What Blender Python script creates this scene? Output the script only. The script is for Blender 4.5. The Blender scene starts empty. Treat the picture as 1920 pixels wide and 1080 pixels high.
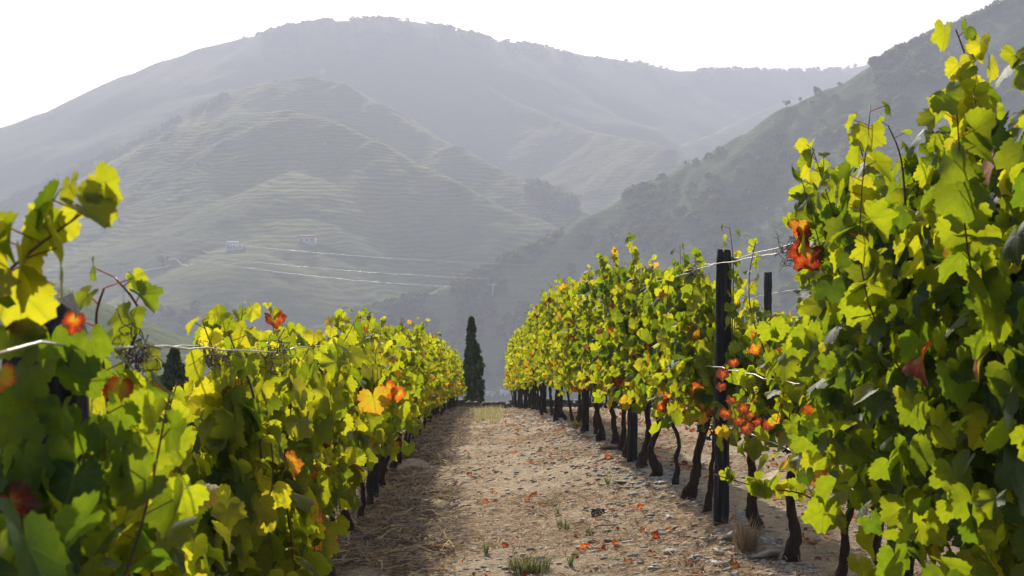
import bpy, math, random
import numpy as np
R = math.radians
random.seed(7)
rng = np.random.default_rng(7)
scene = bpy.context.scene
C = scene.collection

# ---------------------------------------------------------------- camera
# the camera is the origin, level, looking along +Y. F is the focal length in
# pixels of a 1920 wide picture, the eye level is at row 620.
F, EYE = 2637.0, 620.0
cam_d = bpy.data.cameras.new('camera')
cam = bpy.data.objects.new('camera', cam_d); C.objects.link(cam)
cam.rotation_euler = (R(90), 0, 0)
cam_d.sensor_width = 36.0
cam_d.lens = F / 1920 * 36.0
cam_d.shift_y = (EYE - 540) / 1920
cam_d.clip_start = 0.05; cam_d.clip_end = 30000
cam_d.dof.use_dof = True; cam_d.dof.focus_distance = 9.0; cam_d.dof.aperture_fstop = 9.0
scene.camera = cam

# ---------------------------------------------------------------- sky, sun, exposure
SUN_EL, SUN_AZ = R(30), R(-9)          # azimuth from +Y, negative = to the left
world = bpy.data.worlds.new("World"); scene.world = world; world.use_nodes = True
wn = world.node_tree.nodes; wl = world.node_tree.links
sky = wn.new('ShaderNodeTexSky'); sky.sky_type = 'NISHITA'; sky.sun_disc = False
sky.sun_elevation = SUN_EL; sky.sun_rotation = SUN_AZ
sky.air_density = 1.0; sky.dust_density = 4.0; sky.ozone_density = 1.0; sky.altitude = 200
wl.new(sky.outputs[0], wn['Background'].inputs[0]); wn['Background'].inputs[1].default_value = 0.12
sd = bpy.data.lights.new('sun', 'SUN'); sd.energy = 5.0; sd.angle = R(0.5); sd.color = (1.0, 0.93, 0.82)
sun = bpy.data.objects.new('sun', sd); C.objects.link(sun)
sun.rotation_euler = (R(90) - SUN_EL, 0, R(180) - SUN_AZ)
sun.location = (0, 0, 50)
scene.view_settings.view_transform = 'Standard'; scene.view_settings.look = 'None'
scene.view_settings.gamma = 1.0; scene.view_settings.exposure = 0.98
scene.cycles.max_bounces = 8; scene.cycles.transparent_max_bounces = 8
scene.cycles.volume_bounces = 0; scene.cycles.transmission_bounces = 6; scene.cycles.diffuse_bounces = 5

def P(px, py, d):
    return np.array([(px - 960) * d / F, d, (EYE - py) * d / F])

# ---------------------------------------------------------------- noise
def _hash(ix, iy, s):
    h = (ix.astype(np.int64) * 374761393 + iy.astype(np.int64) * 668265263 + s * 1442695041) & 0xffffffff
    h = ((h ^ (h >> 13)) * 1274126177) & 0xffffffff
    return ((h ^ (h >> 16)) & 0xffff) / 65535.0
def vnoise(x, y, s=0):
    ix = np.floor(x); iy = np.floor(y); fx = x - ix; fy = y - iy
    fx = fx * fx * (3 - 2 * fx); fy = fy * fy * (3 - 2 * fy)
    a = _hash(ix, iy, s); b = _hash(ix + 1, iy, s); c = _hash(ix, iy + 1, s); d = _hash(ix + 1, iy + 1, s)
    return (a * (1 - fx) + b * fx) * (1 - fy) + (c * (1 - fx) + d * fx) * fy
def fbm(x, y, s=0, o=4):
    r = 0; a = 0.5
    for k in range(o):
        r = r + a * (vnoise(x * 2**k + 17.3 * k, y * 2**k + 5.1 * k, s + k) * 2 - 1); a *= 0.5
    return r

# ---------------------------------------------------------------- objects and meshes
def mesh_obj(name, verts, faces, mat, parent=None, smooth=False, col=None):
    """verts (N,3); faces: (M,3) or (M,4) array or a list of arrays of such; mat one material."""
    me = bpy.data.meshes.new(name)
    verts = np.asarray(verts, dtype=np.float32).reshape(-1, 3)
    fl = faces if isinstance(faces, list) else [faces]
    fl = [np.asarray(f, dtype=np.int32) for f in fl if len(f)]
    loops = np.concatenate([f.ravel() for f in fl])
    sizes = np.concatenate([np.full(len(f), f.shape[1], dtype=np.int32) for f in fl])
    starts = np.concatenate([[0], np.cumsum(sizes)[:-1]]).astype(np.int32)
    me.vertices.add(len(verts)); me.vertices.foreach_set('co', verts.ravel())
    me.loops.add(len(loops)); me.loops.foreach_set('vertex_index', loops)
    me.polygons.add(len(sizes)); me.polygons.foreach_set('loop_start', starts); me.polygons.foreach_set('loop_total', sizes)
    if smooth: me.polygons.foreach_set('use_smooth', np.ones(len(sizes), dtype=bool))
    if col is not None:
        a = me.color_attributes.new('col', 'FLOAT_COLOR', 'POINT')
        a.data.foreach_set('color', np.asarray(col, dtype=np.float32).ravel())
    me.update(); me.validate()
    if mat: me.materials.append(mat)
    o = bpy.data.objects.new(name, me); C.objects.link(o)
    if parent: o.parent = parent
    return o
def empty(name, loc):
    o = bpy.data.objects.new(name, None); C.objects.link(o); o.location = loc; o.empty_display_size = 0.2
    return o
def tag(o, label=None, cat=None, group=None, kind=None):
    if label: o['label'] = label
    if cat: o['category'] = cat
    if group: o['group'] = group
    if kind: o['kind'] = kind
    return o
def copy_tree(o, parent=None):
    c = o.copy(); C.objects.link(c)
    if parent: c.parent = parent
    for ch in list(o.children): copy_tree(ch, c)
    return c

class MB:
    def __init__(s): s.v = []; s.t = []; s.q = []; s.n = 0; s.c = []
    def add(s, v, t=None, q=None, c=None):
        v = np.asarray(v, float).reshape(-1, 3)
        if t is not None and len(t): s.t.append(np.asarray(t) + s.n)
        if q is not None and len(q): s.q.append(np.asarray(q) + s.n)
        s.v.append(v); s.n += len(v)
        if c is not None: s.c.append(np.broadcast_to(np.asarray(c, float), (len(v), 4)))
    def build(s, name, mat, parent=None, smooth=False):
        f = []
        if s.t: f.append(np.concatenate(s.t))
        if s.q: f.append(np.concatenate(s.q))
        return mesh_obj(name, np.concatenate(s.v), f, mat, parent, smooth, np.concatenate(s.c) if s.c else None)

def tube(mb, pts, rad, n=6, bump=0.0, rr=None, c=None, cap=True):
    pts = np.asarray(pts, float); m = len(pts); rad = np.broadcast_to(np.asarray(rad, float), (m,))
    t = np.gradient(pts, axis=0); t /= np.linalg.norm(t, axis=1)[:, None] + 1e-9
    ref = np.array([1.0, 0.13, 0.07]) if abs(t[0][0]) < 0.8 else np.array([0.1, 1.0, 0.1])
    u = np.cross(t, ref); u /= np.linalg.norm(u, axis=1)[:, None] + 1e-9
    w = np.cross(t, u)
    a = np.arange(n) / n * 2 * math.pi
    r = rad[:, None] * np.ones((1, n))
    if bump:
        g = rr or rng
        r = r * (1 + bump * g.uniform(-1, 1, (m, n)))
    v = pts[:, None, :] + r[..., None] * (np.cos(a)[None, :, None] * u[:, None, :] + np.sin(a)[None, :, None] * w[:, None, :])
    i = np.arange(m - 1)[:, None]; j = np.arange(n)[None, :]; j2 = (j + 1) % n
    q = np.stack([i * n + j, i * n + j2, (i + 1) * n + j2, (i + 1) * n + j], -1).reshape(-1, 4)
    vv = v.reshape(-1, 3)
    tr = []
    if cap:
        vv = np.concatenate([vv, pts[:1], pts[-1:]]); e0, e1 = m * n, m * n + 1
        for k in range(n):
            tr.append((e0, (k + 1) % n, k)); tr.append((e1, (m - 1) * n + k, (m - 1) * n + (k + 1) % n))
    mb.add(vv, tr, q, c)

def smooth_path(pts, k=4):
    pts = np.asarray(pts, float); n = len(pts)
    if n < 3: return pts
    out = []
    for i in range(n - 1):
        p0 = pts[max(i - 1, 0)]; p1 = pts[i]; p2 = pts[i + 1]; p3 = pts[min(i + 2, n - 1)]
        for s in np.arange(k) / k:
            out.append(0.5 * ((2 * p1) + (-p0 + p2) * s + (2 * p0 - 5 * p1 + 4 * p2 - p3) * s**2 + (-p0 + 3 * p1 - 3 * p2 + p3) * s**3))
    out.append(pts[-1]); return np.array(out)

# ---------------------------------------------------------------- materials
def mat_new(name):
    m = bpy.data.materials.new(name); m.use_nodes = True
    return m, m.node_tree.nodes, m.node_tree.links, m.node_tree.nodes['Principled BSDF']
def ramp(n, stops, interp='LINEAR'):
    r = n.new('ShaderNodeValToRGB'); cr = r.color_ramp; cr.interpolation = interp
    while len(cr.elements) < len(stops): cr.elements.new(0.5)
    for e, (p, c) in zip(cr.elements, stops): e.position = p; e.color = (*c, 1)
    return r
def noise(n, l, scale, detail=4, rough=0.6, vec=None, dim='3D'):
    t = n.new('ShaderNodeTexNoise'); t.inputs['Scale'].default_value = scale
    t.inputs['Detail'].default_value = detail; t.inputs['Roughness'].default_value = rough
    if vec is not None: l.new(vec, t.inputs['Vector'])
    return t
def math_n(n, l, op, a, b=None, c=None, clamp=False):
    m = n.new('ShaderNodeMath'); m.operation = op; m.use_clamp = clamp
    for k, x in enumerate((a, b, c)):
        if x is None: continue
        if isinstance(x, (int, float)): m.inputs[k].default_value = x
        else: l.new(x, m.inputs[k])
    return m.outputs[0]
def mix(n, l, fac, a, b, mode='MIX'):
    m = n.new('ShaderNodeMix'); m.data_type = 'RGBA'; m.blend_type = mode
    if isinstance(fac, (int, float)): m.inputs['Factor'].default_value = fac
    else: l.new(fac, m.inputs['Factor'])
    for k, x in (('A', a), ('B', b)):
        s = [i for i in m.inputs if i.name == k and i.type == 'RGBA'][0]
        if isinstance(x, tuple): s.default_value = (*x, 1)
        else: l.new(x, s)
    return [o for o in m.outputs if o.type == 'RGBA'][0]
def simple(name, stops, scale=8, rough=0.8, bump=0.4, bdist=0.01, stretch=None, spec=0.3, detail=5, bscale=None):
    m, n, l, b = mat_new(name)
    tc = n.new('ShaderNodeTexCoord'); vec = tc.outputs['Object']
    if stretch:
        mp = n.new('ShaderNodeMapping'); mp.inputs['Scale'].default_value = stretch; l.new(vec, mp.inputs['Vector']); vec = mp.outputs[0]
    t = noise(n, l, scale, detail, 0.65, vec); r = ramp(n, stops); l.new(t.outputs[0], r.inputs[0]); l.new(r.outputs[0], b.inputs['Base Color'])
    t2 = noise(n, l, bscale or scale * 3, 6, 0.7, vec)
    bp = n.new('ShaderNodeBump'); bp.inputs['Strength'].default_value = bump; bp.inputs['Distance'].default_value = bdist
    l.new(t2.outputs[0], bp.inputs['Height']); l.new(bp.outputs[0], b.inputs['Normal'])
    b.inputs['Roughness'].default_value = rough; b.inputs['Specular IOR Level'].default_value = spec
    return m

def leaf_material(name, tcol, bcol, tr=0.55, rough=0.45):
    """col attribute: R tint, G autumn, B vein, A radius from the petiole (0..1)"""
    m, n, l, b = mat_new(name)
    at = n.new('ShaderNodeAttribute'); at.attribute_name = 'col'
    sp = n.new('ShaderNodeSeparateColor'); l.new(at.outputs['Color'], sp.inputs[0])
    tint, aut, vein = sp.outputs[0], sp.outputs[1], sp.outputs[2]
    geo = n.new('ShaderNodeNewGeometry')
    nz = noise(n, l, 38, 4, 0.65, geo.outputs['Position'])
    nf = math_n(n, l, 'SUBTRACT', nz.outputs[0], 0.5)
    t2 = math_n(n, l, 'ADD', tint, math_n(n, l, 'MULTIPLY', nf, 0.55), clamp=True)
    rb = ramp(n, [(0, bcol[0]), (0.5, bcol[1]), (1, bcol[2])]); l.new(t2, rb.inputs[0])
    rt = ramp(n, [(0, tcol[0]), (0.5, tcol[1]), (1, tcol[2])]); l.new(t2, rt.inputs[0])
    e = math_n(n, l, 'SUBTRACT', at.outputs['Alpha'], 0.55)
    f = math_n(n, l, 'ADD', aut, math_n(n, l, 'MULTIPLY', math_n(n, l, 'MULTIPLY', e, aut), 0.9))
    f = math_n(n, l, 'ADD', f, math_n(n, l, 'MULTIPLY', math_n(n, l, 'MULTIPLY', nf, aut), 2.2), clamp=True)
    mr = n.new('ShaderNodeMapRange'); l.new(f, mr.inputs[0]); mr.inputs[1].default_value = 0.06; mr.inputs[2].default_value = 0.3
    at_ = ramp(n, [(0.1, (0.62, 0.52, 0.02)), (0.36, (0.72, 0.36, 0.02)), (0.52, (0.62, 0.13, 0.015)), (0.75, (0.40, 0.035, 0.012)), (1.0, (0.12, 0.03, 0.015))])
    ab_ = ramp(n, [(0.1, (0.34, 0.30, 0.04)), (0.36, (0.42, 0.25, 0.04)), (0.52, (0.42, 0.11, 0.03)), (0.75, (0.30, 0.035, 0.02)), (1.0, (0.13, 0.05, 0.03))])
    l.new(f, at_.inputs[0]); l.new(f, ab_.inputs[0])
    cb = mix(n, l, mr.outputs[0], rb.outputs[0], ab_.outputs[0]); ct = mix(n, l, mr.outputs[0], rt.outputs[0], at_.outputs[0])
    vp = math_n(n, l, 'MULTIPLY', math_n(n, l, 'POWER', vein, 9), 0.65)
    cb = mix(n, l, vp, cb, (0.25, 0.26, 0.10)); ct = mix(n, l, vp, ct, (0.12, 0.17, 0.01))
    # dry brown rims and spots
    nz2 = noise(n, l, 95, 3, 0.6, geo.outputs['Position'])
    sp_ = math_n(n, l, 'ADD', math_n(n, l, 'MULTIPLY', nz2.outputs[0], 1.0), math_n(n, l, 'MULTIPLY', math_n(n, l, 'POWER', at.outputs['Alpha'], 5), 0.16))
    sp_ = math_n(n, l, 'MULTIPLY_ADD', sp_, 9.0, -6.5, True)
    cb = mix(n, l, sp_, cb, (0.10, 0.055, 0.025)); ct = mix(n, l, sp_, ct, (0.16, 0.06, 0.015))
    l.new(cb, b.inputs['Base Color']); b.inputs['Roughness'].default_value = rough; b.inputs['Specular IOR Level'].default_value = 0.22
    tl = n.new('ShaderNodeBsdfTranslucent'); l.new(ct, tl.inputs[0])
    bp = n.new('ShaderNodeBump'); bp.inputs['Strength'].default_value = 0.35; bp.inputs['Distance'].default_value = 0.004
    hh = math_n(n, l, 'ADD', nz.outputs[0], math_n(n, l, 'MULTIPLY', math_n(n, l, 'POWER', vein, 10), -0.5))
    l.new(hh, bp.inputs['Height']); l.new(bp.outputs[0], b.inputs['Normal']); l.new(bp.outputs[0], tl.inputs['Normal'])
    ms = n.new('ShaderNodeMixShader'); ms.inputs[0].default_value = tr
    l.new(b.outputs[0], ms.inputs[1]); l.new(tl.outputs[0], ms.inputs[2]); l.new(ms.outputs[0], n['Material Output'].inputs[0])
    return m
M_leaf = leaf_material('vine_leaf', [(0.14, 0.23, 0.008), (0.42, 0.47, 0.010), (0.70, 0.62, 0.02)],
                       [(0.022, 0.055, 0.016), (0.036, 0.078, 0.018), (0.08, 0.12, 0.022)], 0.58, 0.6)
M_cypress = leaf_material('cypress_leaf', [(0.02, 0.05, 0.01), (0.05, 0.09, 0.015), (0.12, 0.15, 0.02)],
                          [(0.014, 0.030, 0.012), (0.025, 0.050, 0.018), (0.06, 0.08, 0.025)], 0.3, 0.7)
M_scrub = leaf_material('scrub_leaf', [(0.06, 0.11, 0.02), (0.13, 0.19, 0.03), (0.30, 0.32, 0.05)],
                        [(0.03, 0.05, 0.02), (0.05, 0.08, 0.03), (0.11, 0.13, 0.04)], 0.35, 0.8)
M_bark = simple('vine_bark', [(0.3, (0.018, 0.012, 0.009)), (0.6, (0.06, 0.038, 0.026)), (0.8, (0.12, 0.085, 0.06))], 30, 0.9, 1.0, 0.012, (1, 1, 0.2))
M_cane = simple('cane_wood', [(0.3, (0.07, 0.018, 0.012)), (0.7, (0.17, 0.055, 0.03))], 20, 0.5, 0.2, 0.002)
M_post = simple('post_wood', [(0.3, (0.015, 0.014, 0.015)), (0.55, (0.04, 0.037, 0.036)), (0.75, (0.12, 0.105, 0.095))], 42, 0.8, 1.0, 0.02, (1, 1, 0.07))
M_wire = simple('galvanised_wire', [(0.3, (0.42, 0.40, 0.38)), (0.7, (0.62, 0.60, 0.57))], 60, 0.38, 0.1, 0.001); M_wire.node_tree.nodes['Principled BSDF'].inputs['Metallic'].default_value = 0.6
M_tendril = simple('dry_tendril', [(0.3, (0.05, 0.035, 0.03)), (0.7, (0.16, 0.12, 0.10))], 60, 0.8, 0.1, 0.001)
M_grape = simple('grape_skin', [(0.3, (0.010, 0.010, 0.022)), (0.7, (0.035, 0.035, 0.07))], 60, 0.45, 0.1, 0.001)
M_stone = simple('schist', [(0.25, (0.15, 0.135, 0.12)), (0.55, (0.34, 0.31, 0.27)), (0.8, (0.52, 0.47, 0.40))], 14, 0.75, 0.7, 0.01, (1, 1, 3))
M_wall = simple('dry_stone', [(0.25, (0.05, 0.045, 0.04)), (0.55, (0.14, 0.12, 0.10)), (0.8, (0.25, 0.22, 0.18))], 5, 0.85, 0.8, 0.03)
M_twig = simple('twig_wood', [(0.3, (0.05, 0.035, 0.03)), (0.7, (0.13, 0.10, 0.08))], 30, 0.85, 0.4, 0.003)

def soil_material():
    m, n, l, b = mat_new('dry_soil')
    g = n.new('ShaderNodeNewGeometry'); v = g.outputs['Position']
    a = noise(n, l, 1.1, 5, 0.6, v); bb = noise(n, l, 9, 8, 0.75, v); c = noise(n, l, 60, 5, 0.7, v)
    r1 = ramp(n, [(0.25, (0.17, 0.12, 0.07)), (0.45, (0.38, 0.29, 0.18)), (0.58, (0.55, 0.445, 0.29)), (0.75, (0.68, 0.59, 0.43))]); l.new(bb.outputs[0], r1.inputs[0])
    r2 = ramp(n, [(0.3, (0.55, 0.5, 0.46)), (0.5, (0.95, 0.9, 0.85)), (0.7, (1.2, 1.12, 1.0))]); l.new(c.outputs[0], r2.inputs[0])
    cc = mix(n, l, 1.0, r1.outputs[0], r2.outputs[0], 'MULTIPLY')
    r3 = ramp(n, [(0.35, (0.30, 0.25, 0.18)), (0.65, (0.44, 0.33, 0.20))]); l.new(a.outputs[0], r3.inputs[0])
    cc = mix(n, l, 0.4, cc, r3.outputs[0])
    l.new(cc, b.inputs['Base Color']); b.inputs['Roughness'].default_value = 0.95; b.inputs['Specular IOR Level'].default_value = 0.15
    vo = n.new('ShaderNodeTexVoronoi'); vo.inputs['Scale'].default_value = 32; l.new(v, vo.inputs['Vector'])
    h = math_n(n, l, 'ADD', math_n(n, l, 'MULTIPLY', bb.outputs[0], 1.2), math_n(n, l, 'ADD', math_n(n, l, 'MULTIPLY', c.outputs[0], 0.35), math_n(n, l, 'MULTIPLY', vo.outputs['Distance'], -0.4)))
    bp = n.new('ShaderNodeBump'); bp.inputs['Strength'].default_value = 1.0; bp.inputs['Distance'].default_value = 0.035
    l.new(h, bp.inputs['Height']); l.new(bp.outputs[0], b.inputs['Normal'])
    return m
M_soil = soil_material()

def straw_material():
    m, n, l, b = mat_new('straw')
    at = n.new('ShaderNodeAttribute'); at.attribute_name = 'col'
    l.new(at.outputs['Color'], b.inputs['Base Color']); b.inputs['Roughness'].default_value = 0.9; b.inputs['Specular IOR Level'].default_value = 0.1
    tl = n.new('ShaderNodeBsdfTranslucent'); l.new(at.outputs['Color'], tl.inputs[0])
    ms = n.new('ShaderNodeMixShader'); ms.inputs[0].default_value = 0.35
    l.new(b.outputs[0], ms.inputs[1]); l.new(tl.outputs[0], ms.inputs[2]); l.new(ms.outputs[0], n['Material Output'].inputs[0])
    return m
M_straw = straw_material()

def hill_material():
    m, n, l, b = mat_new('hillside')
    g = n.new('ShaderNodeNewGeometry'); v = g.outputs['Position']
    sx = n.new('ShaderNodeSeparateXYZ'); l.new(v, sx.inputs[0])
    at = n.new('ShaderNodeAttribute'); at.attribute_name = 'col'
    sc = n.new('ShaderNodeSeparateColor'); l.new(at.outputs['Color'], sc.inputs[0])   # R terraced, G wooded
    n1 = noise(n, l, 0.012, 5, 0.6, v); n2 = noise(n, l, 0.07, 6, 0.7, v); n3 = noise(n, l, 0.004, 4, 0.5, v)
    # terrace risers: period 5 m of altitude
    zz = math_n(n, l, 'ADD', sx.outputs[2], math_n(n, l, 'MULTIPLY', n1.outputs[0], 26))
    w = math_n(n, l, 'SINE', math_n(n, l, 'MULTIPLY', zz, 2 * math.pi / 5.2))
    w = math_n(n, l, 'MULTIPLY_ADD', w, 0.7, 0.3, True)
    terr = math_n(n, l, 'MULTIPLY', w, sc.outputs[0])
    soil = ramp(n, [(0.3, (0.085, 0.10, 0.045)), (0.6, (0.15, 0.165, 0.065)), (0.8, (0.22, 0.21, 0.09))]); l.new(n2.outputs[0], soil.inputs[0])
    scrub = ramp(n, [(0.3, (0.03, 0.055, 0.02)), (0.55, (0.06, 0.095, 0.03)), (0.8, (0.12, 0.15, 0.045))]); l.new(n2.outputs[0], scrub.inputs[0])
    vine = ramp(n, [(0.35, (0.16, 0.21, 0.03)), (0.55, (0.29, 0.29, 0.04)), (0.75, (0.44, 0.32, 0.07))]); l.new(n1.outputs[0], vine.inputs[0])
    f1 = math_n(n, l, 'MULTIPLY_ADD', n3.outputs[0], 4.0, -1.5, True)
    base = mix(n, l, f1, soil.outputs[0], scrub.outputs[0])
    base = mix(n, l, terr, base, vine.outputs[0])
    wood = math_n(n, l, 'MULTIPLY', sc.outputs[1], math_n(n, l, 'MULTIPLY_ADD', n2.outputs[0], 3.0, -0.4, True), clamp=True)
    base = mix(n, l, wood, base, scrub.outputs[0])
    l.new(base, b.inputs['Base Color']); b.inputs['Roughness'].default_value = 1.0; b.inputs['Specular IOR Level'].default_value = 0.05
    h = math_n(n, l, 'ADD', math_n(n, l, 'MULTIPLY', terr, 0.8), math_n(n, l, 'MULTIPLY', n2.outputs[0], 2.5))
    bp = n.new('ShaderNodeBump'); bp.inputs['Strength'].default_value = 1.0; bp.inputs['Distance'].default_value = 1.3
    l.new(h, bp.inputs['Height']); l.new(bp.outputs[0], b.inputs['Normal'])
    return m
M_hill = hill_material()

# ---------------------------------------------------------------- near ground: shape of the lane and of the rows
RD = np.array([-10, 0, 4.6, 9.6, 14.4, 19.6, 26, 34, 50, 60.0])
RX = np.array([2.15, 1.79, 1.615, 1.427, 1.23, 1.02, .79, .55, .11, -.17])
LD = np.array([-10, 0, 2.57, 7.56, 12.56, 17.5, 25, 35, 50, 60.0])
LX = np.array([-.40, -.76, -.863, -1.06, -1.24, -1.43, -1.61, -1.83, -2.05, -2.15])
RZD = np.array([-10, 9.6, 14.4, 19.6, 25.6, 33, 43, 50, 53.0]); RZ = -np.array([1.36, 1.347, 1.338, 1.40, 1.58, 1.88, 2.38, 2.75, 2.92])
LZD = np.array([-10, 8.7, 11.2, 18, 22.3, 30, 38, 50, 53.0]); LZ = -np.array([1.45, 1.47, 1.53, 1.69, 1.76, 1.98, 2.28, 2.82, 2.95])
def xr(d): return np.interp(d, RD, RX)
def xl(d): return np.interp(d, LD, LX)
def ground_z(x, y, fine=True):
    x = np.asarray(x, float); y = np.asarray(y, float)
    yy = np.minimum(y, 53.0)
    a, b = xl(yy), xr(yy); zl, zr = np.interp(yy, LZD, LZ), np.interp(yy, RZD, RZ)
    t = np.clip((x - a) / (b - a), 0, 1)
    z = zl * (1 - t) + zr * t
    z = z - 0.10 * np.sin(math.pi * t) ** 0.8 * (1 - 0.25 * t)          # lane worn below the rows
    z = z + 0.07 * np.exp(-((x - a - 0.28) / 0.22) ** 2)                # ridge of straw along the left row
    dl = np.maximum(a - 0.35 - x, 0); z = z - dl * 0.42 - np.minimum(dl, 3) * 0.12
    dr = np.maximum(x - b - 9, 0); z = z - dr * 0.3
    db = np.maximum(y - 53.4, 0); z = z - np.minimum(db * 0.9, 1.6) - db * 0.42
    if fine:
        z = z + 0.05 * fbm(x * 1.3, y * 1.3, 3, 4) + 0.028 * fbm(x * 7, y * 7, 9, 3)
    return z

xs = np.concatenate([np.linspace(-90, -12, 22), np.linspace(-11, -3, 22), np.linspace(-2.9, 4.6, 190), np.linspace(4.8, 12, 30), np.linspace(13, 90, 22)])
ys = np.concatenate([np.linspace(-12, 4, 20), np.linspace(4.2, 14, 220), np.linspace(14.06, 30, 190), np.linspace(30.2, 54, 110), np.linspace(54.5, 170, 60)])
gx, gy = np.meshgrid(xs, ys); gz = ground_z(gx, gy)
def grid_faces(h, w):
    i = np.arange(h - 1)[:, None]; j = np.arange(w - 1)[None, :]
    return np.stack([i * w + j, i * w + j + 1, (i + 1) * w + j + 1, (i + 1) * w + j], -1).reshape(-1, 4)
o = mesh_obj('ground', np.stack([gx, gy, gz], -1), grid_faces(*gx.shape), M_soil, smooth=True); tag(o, kind='structure')

# ---------------------------------------------------------------- hills: one terrain sheet raised along ridges
RIDGES = [
 # main skyline
 ([(-900,470,2500),(-500,390,2600),(-200,300,2700),(0,240,2700),(100,212,2700),(190,175,2700),(260,140,2700),(330,112,2680),(400,88,2650),(480,70,2620),(560,50,2600),(620,42,2600),(700,38,2600),(760,40,2600),(820,50,2620),(880,66,2650),(920,78,2680),(1000,88,2750),(1100,106,2850),(1200,122,2950),(1270,134,3000),(1400,132,3050),(1500,134,3100),(1570,132,3100),(1640,118,3100),(1750,90,3100),(2000,80,3000),(2500,60,2800)], 0.60, 40),
 # spur from the summit
 ([(740,60,2560),(830,115,2450),(950,180,2280),(1050,222,2150),(1130,248,2050),(1210,266,1950),(1250,282,1900),(1290,300,1860),(1360,350,1800)], 0.64, 8),
 # short spurs of the far saddle
 ([(1270,150,2950),(1330,190,2750),(1400,240,2600),(1450,300,2500)], 0.6, 10),
 ([(1560,170,2900),(1450,200,2700),(1370,235,2500),(1310,262,2350)], 0.6, 10),
 # middle spur
 ([(-500,520,1700),(-200,440,1800),(0,385,1880),(100,342,1900),(180,308,1920),(250,272,1950),(330,236,1960),(400,198,1960),(470,163,1950),(530,146,1940),(580,142,1930),(640,155,1900),(700,188,1850),(760,224,1800),(850,270,1720),(950,322,1640),(1010,347,1600),(1060,375,1560),(1110,420,1520)], 0.64, 9),
 # front spur
 ([(250,300,1720),(350,238,1680),(450,212,1640),(540,206,1600),(620,226,1560),(700,264,1510),(800,318,1460),(900,368,1410),(1000,412,1370),(1060,450,1340),(1120,500,1300)], 0.66, 9),
 # low toe of the front spur with the little houses
 ([(540,230,1560),(560,330,1440),(560,400,1340),(520,440,1270),(470,470,1210)], 0.60, 45),
 # dark ridge at the right
 ([(2700,-219,1000),(2300,-119,1050),(2050,-49,1100),(1960,-14,1110),(1890,16,1120),(1840,41,1130),(1760,73,1140),(1700,101,1150),(1650,123,1150),(1610,149,1150),(1560,169,1150),(1480,203,1150),(1400,251,1150),(1300,309,1150),(1200,359,1150),(1100,407,1140),(1000,457,1130),(900,509,1120),(800,549,1100),(700,579,1070),(600,611,1040)], 0.72, 9),
 # small vineyard knoll low at the left
 ([(-500,420,420),(-200,470,440),(0,505,450),(60,518,455),(110,540,455),(150,572,455),(190,610,455)], 0.5, 8),
]
VALLEY = -52.0
az = np.linspace(-800, 2700, 720); dd = np.concatenate([np.linspace(150, 700, 60), np.linspace(705, 2200, 330), np.linspace(2206, 3300, 130), np.linspace(3320, 6000, 12)])
AZ, DD = np.meshgrid(az, dd)
TX = (AZ - 960) * DD / F; TY = DD.copy()
def terrain_z(x, y):
    x = np.asarray(x, float); y = np.asarray(y, float)
    wob = 1 + 0.22 * fbm(x / 260, y / 260, 41, 3)
    wx = x + 45 * fbm(x / 190, y / 190, 51, 3); wy = y + 30 * fbm(x / 190, y / 190, 61, 3)
    acc = np.full(x.shape, VALLEY, float)
    best = np.full(x.shape, -1, int); bz = np.full(x.shape, -1e9)
    for ri, (pts, slope, w) in enumerate(RIDGES):
        pp = np.array([P(*p) for p in pts]); rz = np.full(x.shape, -1e9)
        for k in range(len(pp) - 1):
            a, b = pp[k], pp[k + 1]; ab = b - a; L2 = ab[0] ** 2 + ab[1] ** 2
            tt = np.clip(((x - a[0]) * ab[0] + (y - a[1]) * ab[1]) / L2, 0, 1)
            ds = np.hypot(x - a[0] - tt * ab[0], y - a[1] - tt * ab[1])
            zc = a[2] + tt * ab[2]
            s = slope * (1 + (wob - 1) * np.clip(ds / 60, 0, 1))
            rz = np.maximum(rz, zc - s * (np.sqrt(ds * ds + w * w) - w))
        # gullies running down the flanks
        rz = rz + 0
        k = 6.0 if ri != 8 else 3.0
        m = np.maximum(acc, rz); acc = m + k * np.log(np.exp((acc - m) / k) + np.exp((rz - m) / k)) * 0.55
        g = rz > bz; best[g] = ri; bz = np.maximum(bz, rz)
    hgt = np.clip((acc - VALLEY) / 120, 0, 1)
    acc = acc + hgt * np.clip(y / 900, 0, 1) * (9 * fbm(wx / 110, wy / 110, 71, 5) + 2.6 * fbm(x / 16, y / 16, 81, 2)) * np.where(y > 2400, .45, .8)
    # fall to a low bank in front, below the camera's own hill
    return acc, best, bz
tz, tb, tzz = terrain_z(TX, TY)
crest = np.clip(1 - (tzz.max() * 0 + 0), 0, 1)
terr = np.isin(tb, (0, 1, 4, 5, 6, 3)) * 0.85
nz_ = fbm(TX / 300, TY / 300, 91, 3)
terr = np.where(tb == 0, 0.25, terr) * np.clip(0.75 + nz_ * 1.6, 0.1, 1)
terr = np.where((tb == 7) & (AZ < 1700), np.clip(0.7 + nz_ * 2.0, 0, 1) * np.clip((tz - np.interp(AZ, [600, 1700], [-80, 60])) / 60, 0, 1), terr)
wood = np.where(tb == 7, 1.15, np.where(tb == 0, 0.7, 0.25)) * np.clip(0.7 + fbm(TX / 200, TY / 200, 95, 3) * 1.5, 0, 1)
colr = np.stack([terr, wood, np.zeros_like(terr), np.ones_like(terr)], -1).reshape(-1, 4)
hills = mesh_obj('hills', np.stack([TX, TY, tz], -1), grid_faces(*TX.shape), M_hill, smooth=True, col=colr); tag(hills, kind='structure')

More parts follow.
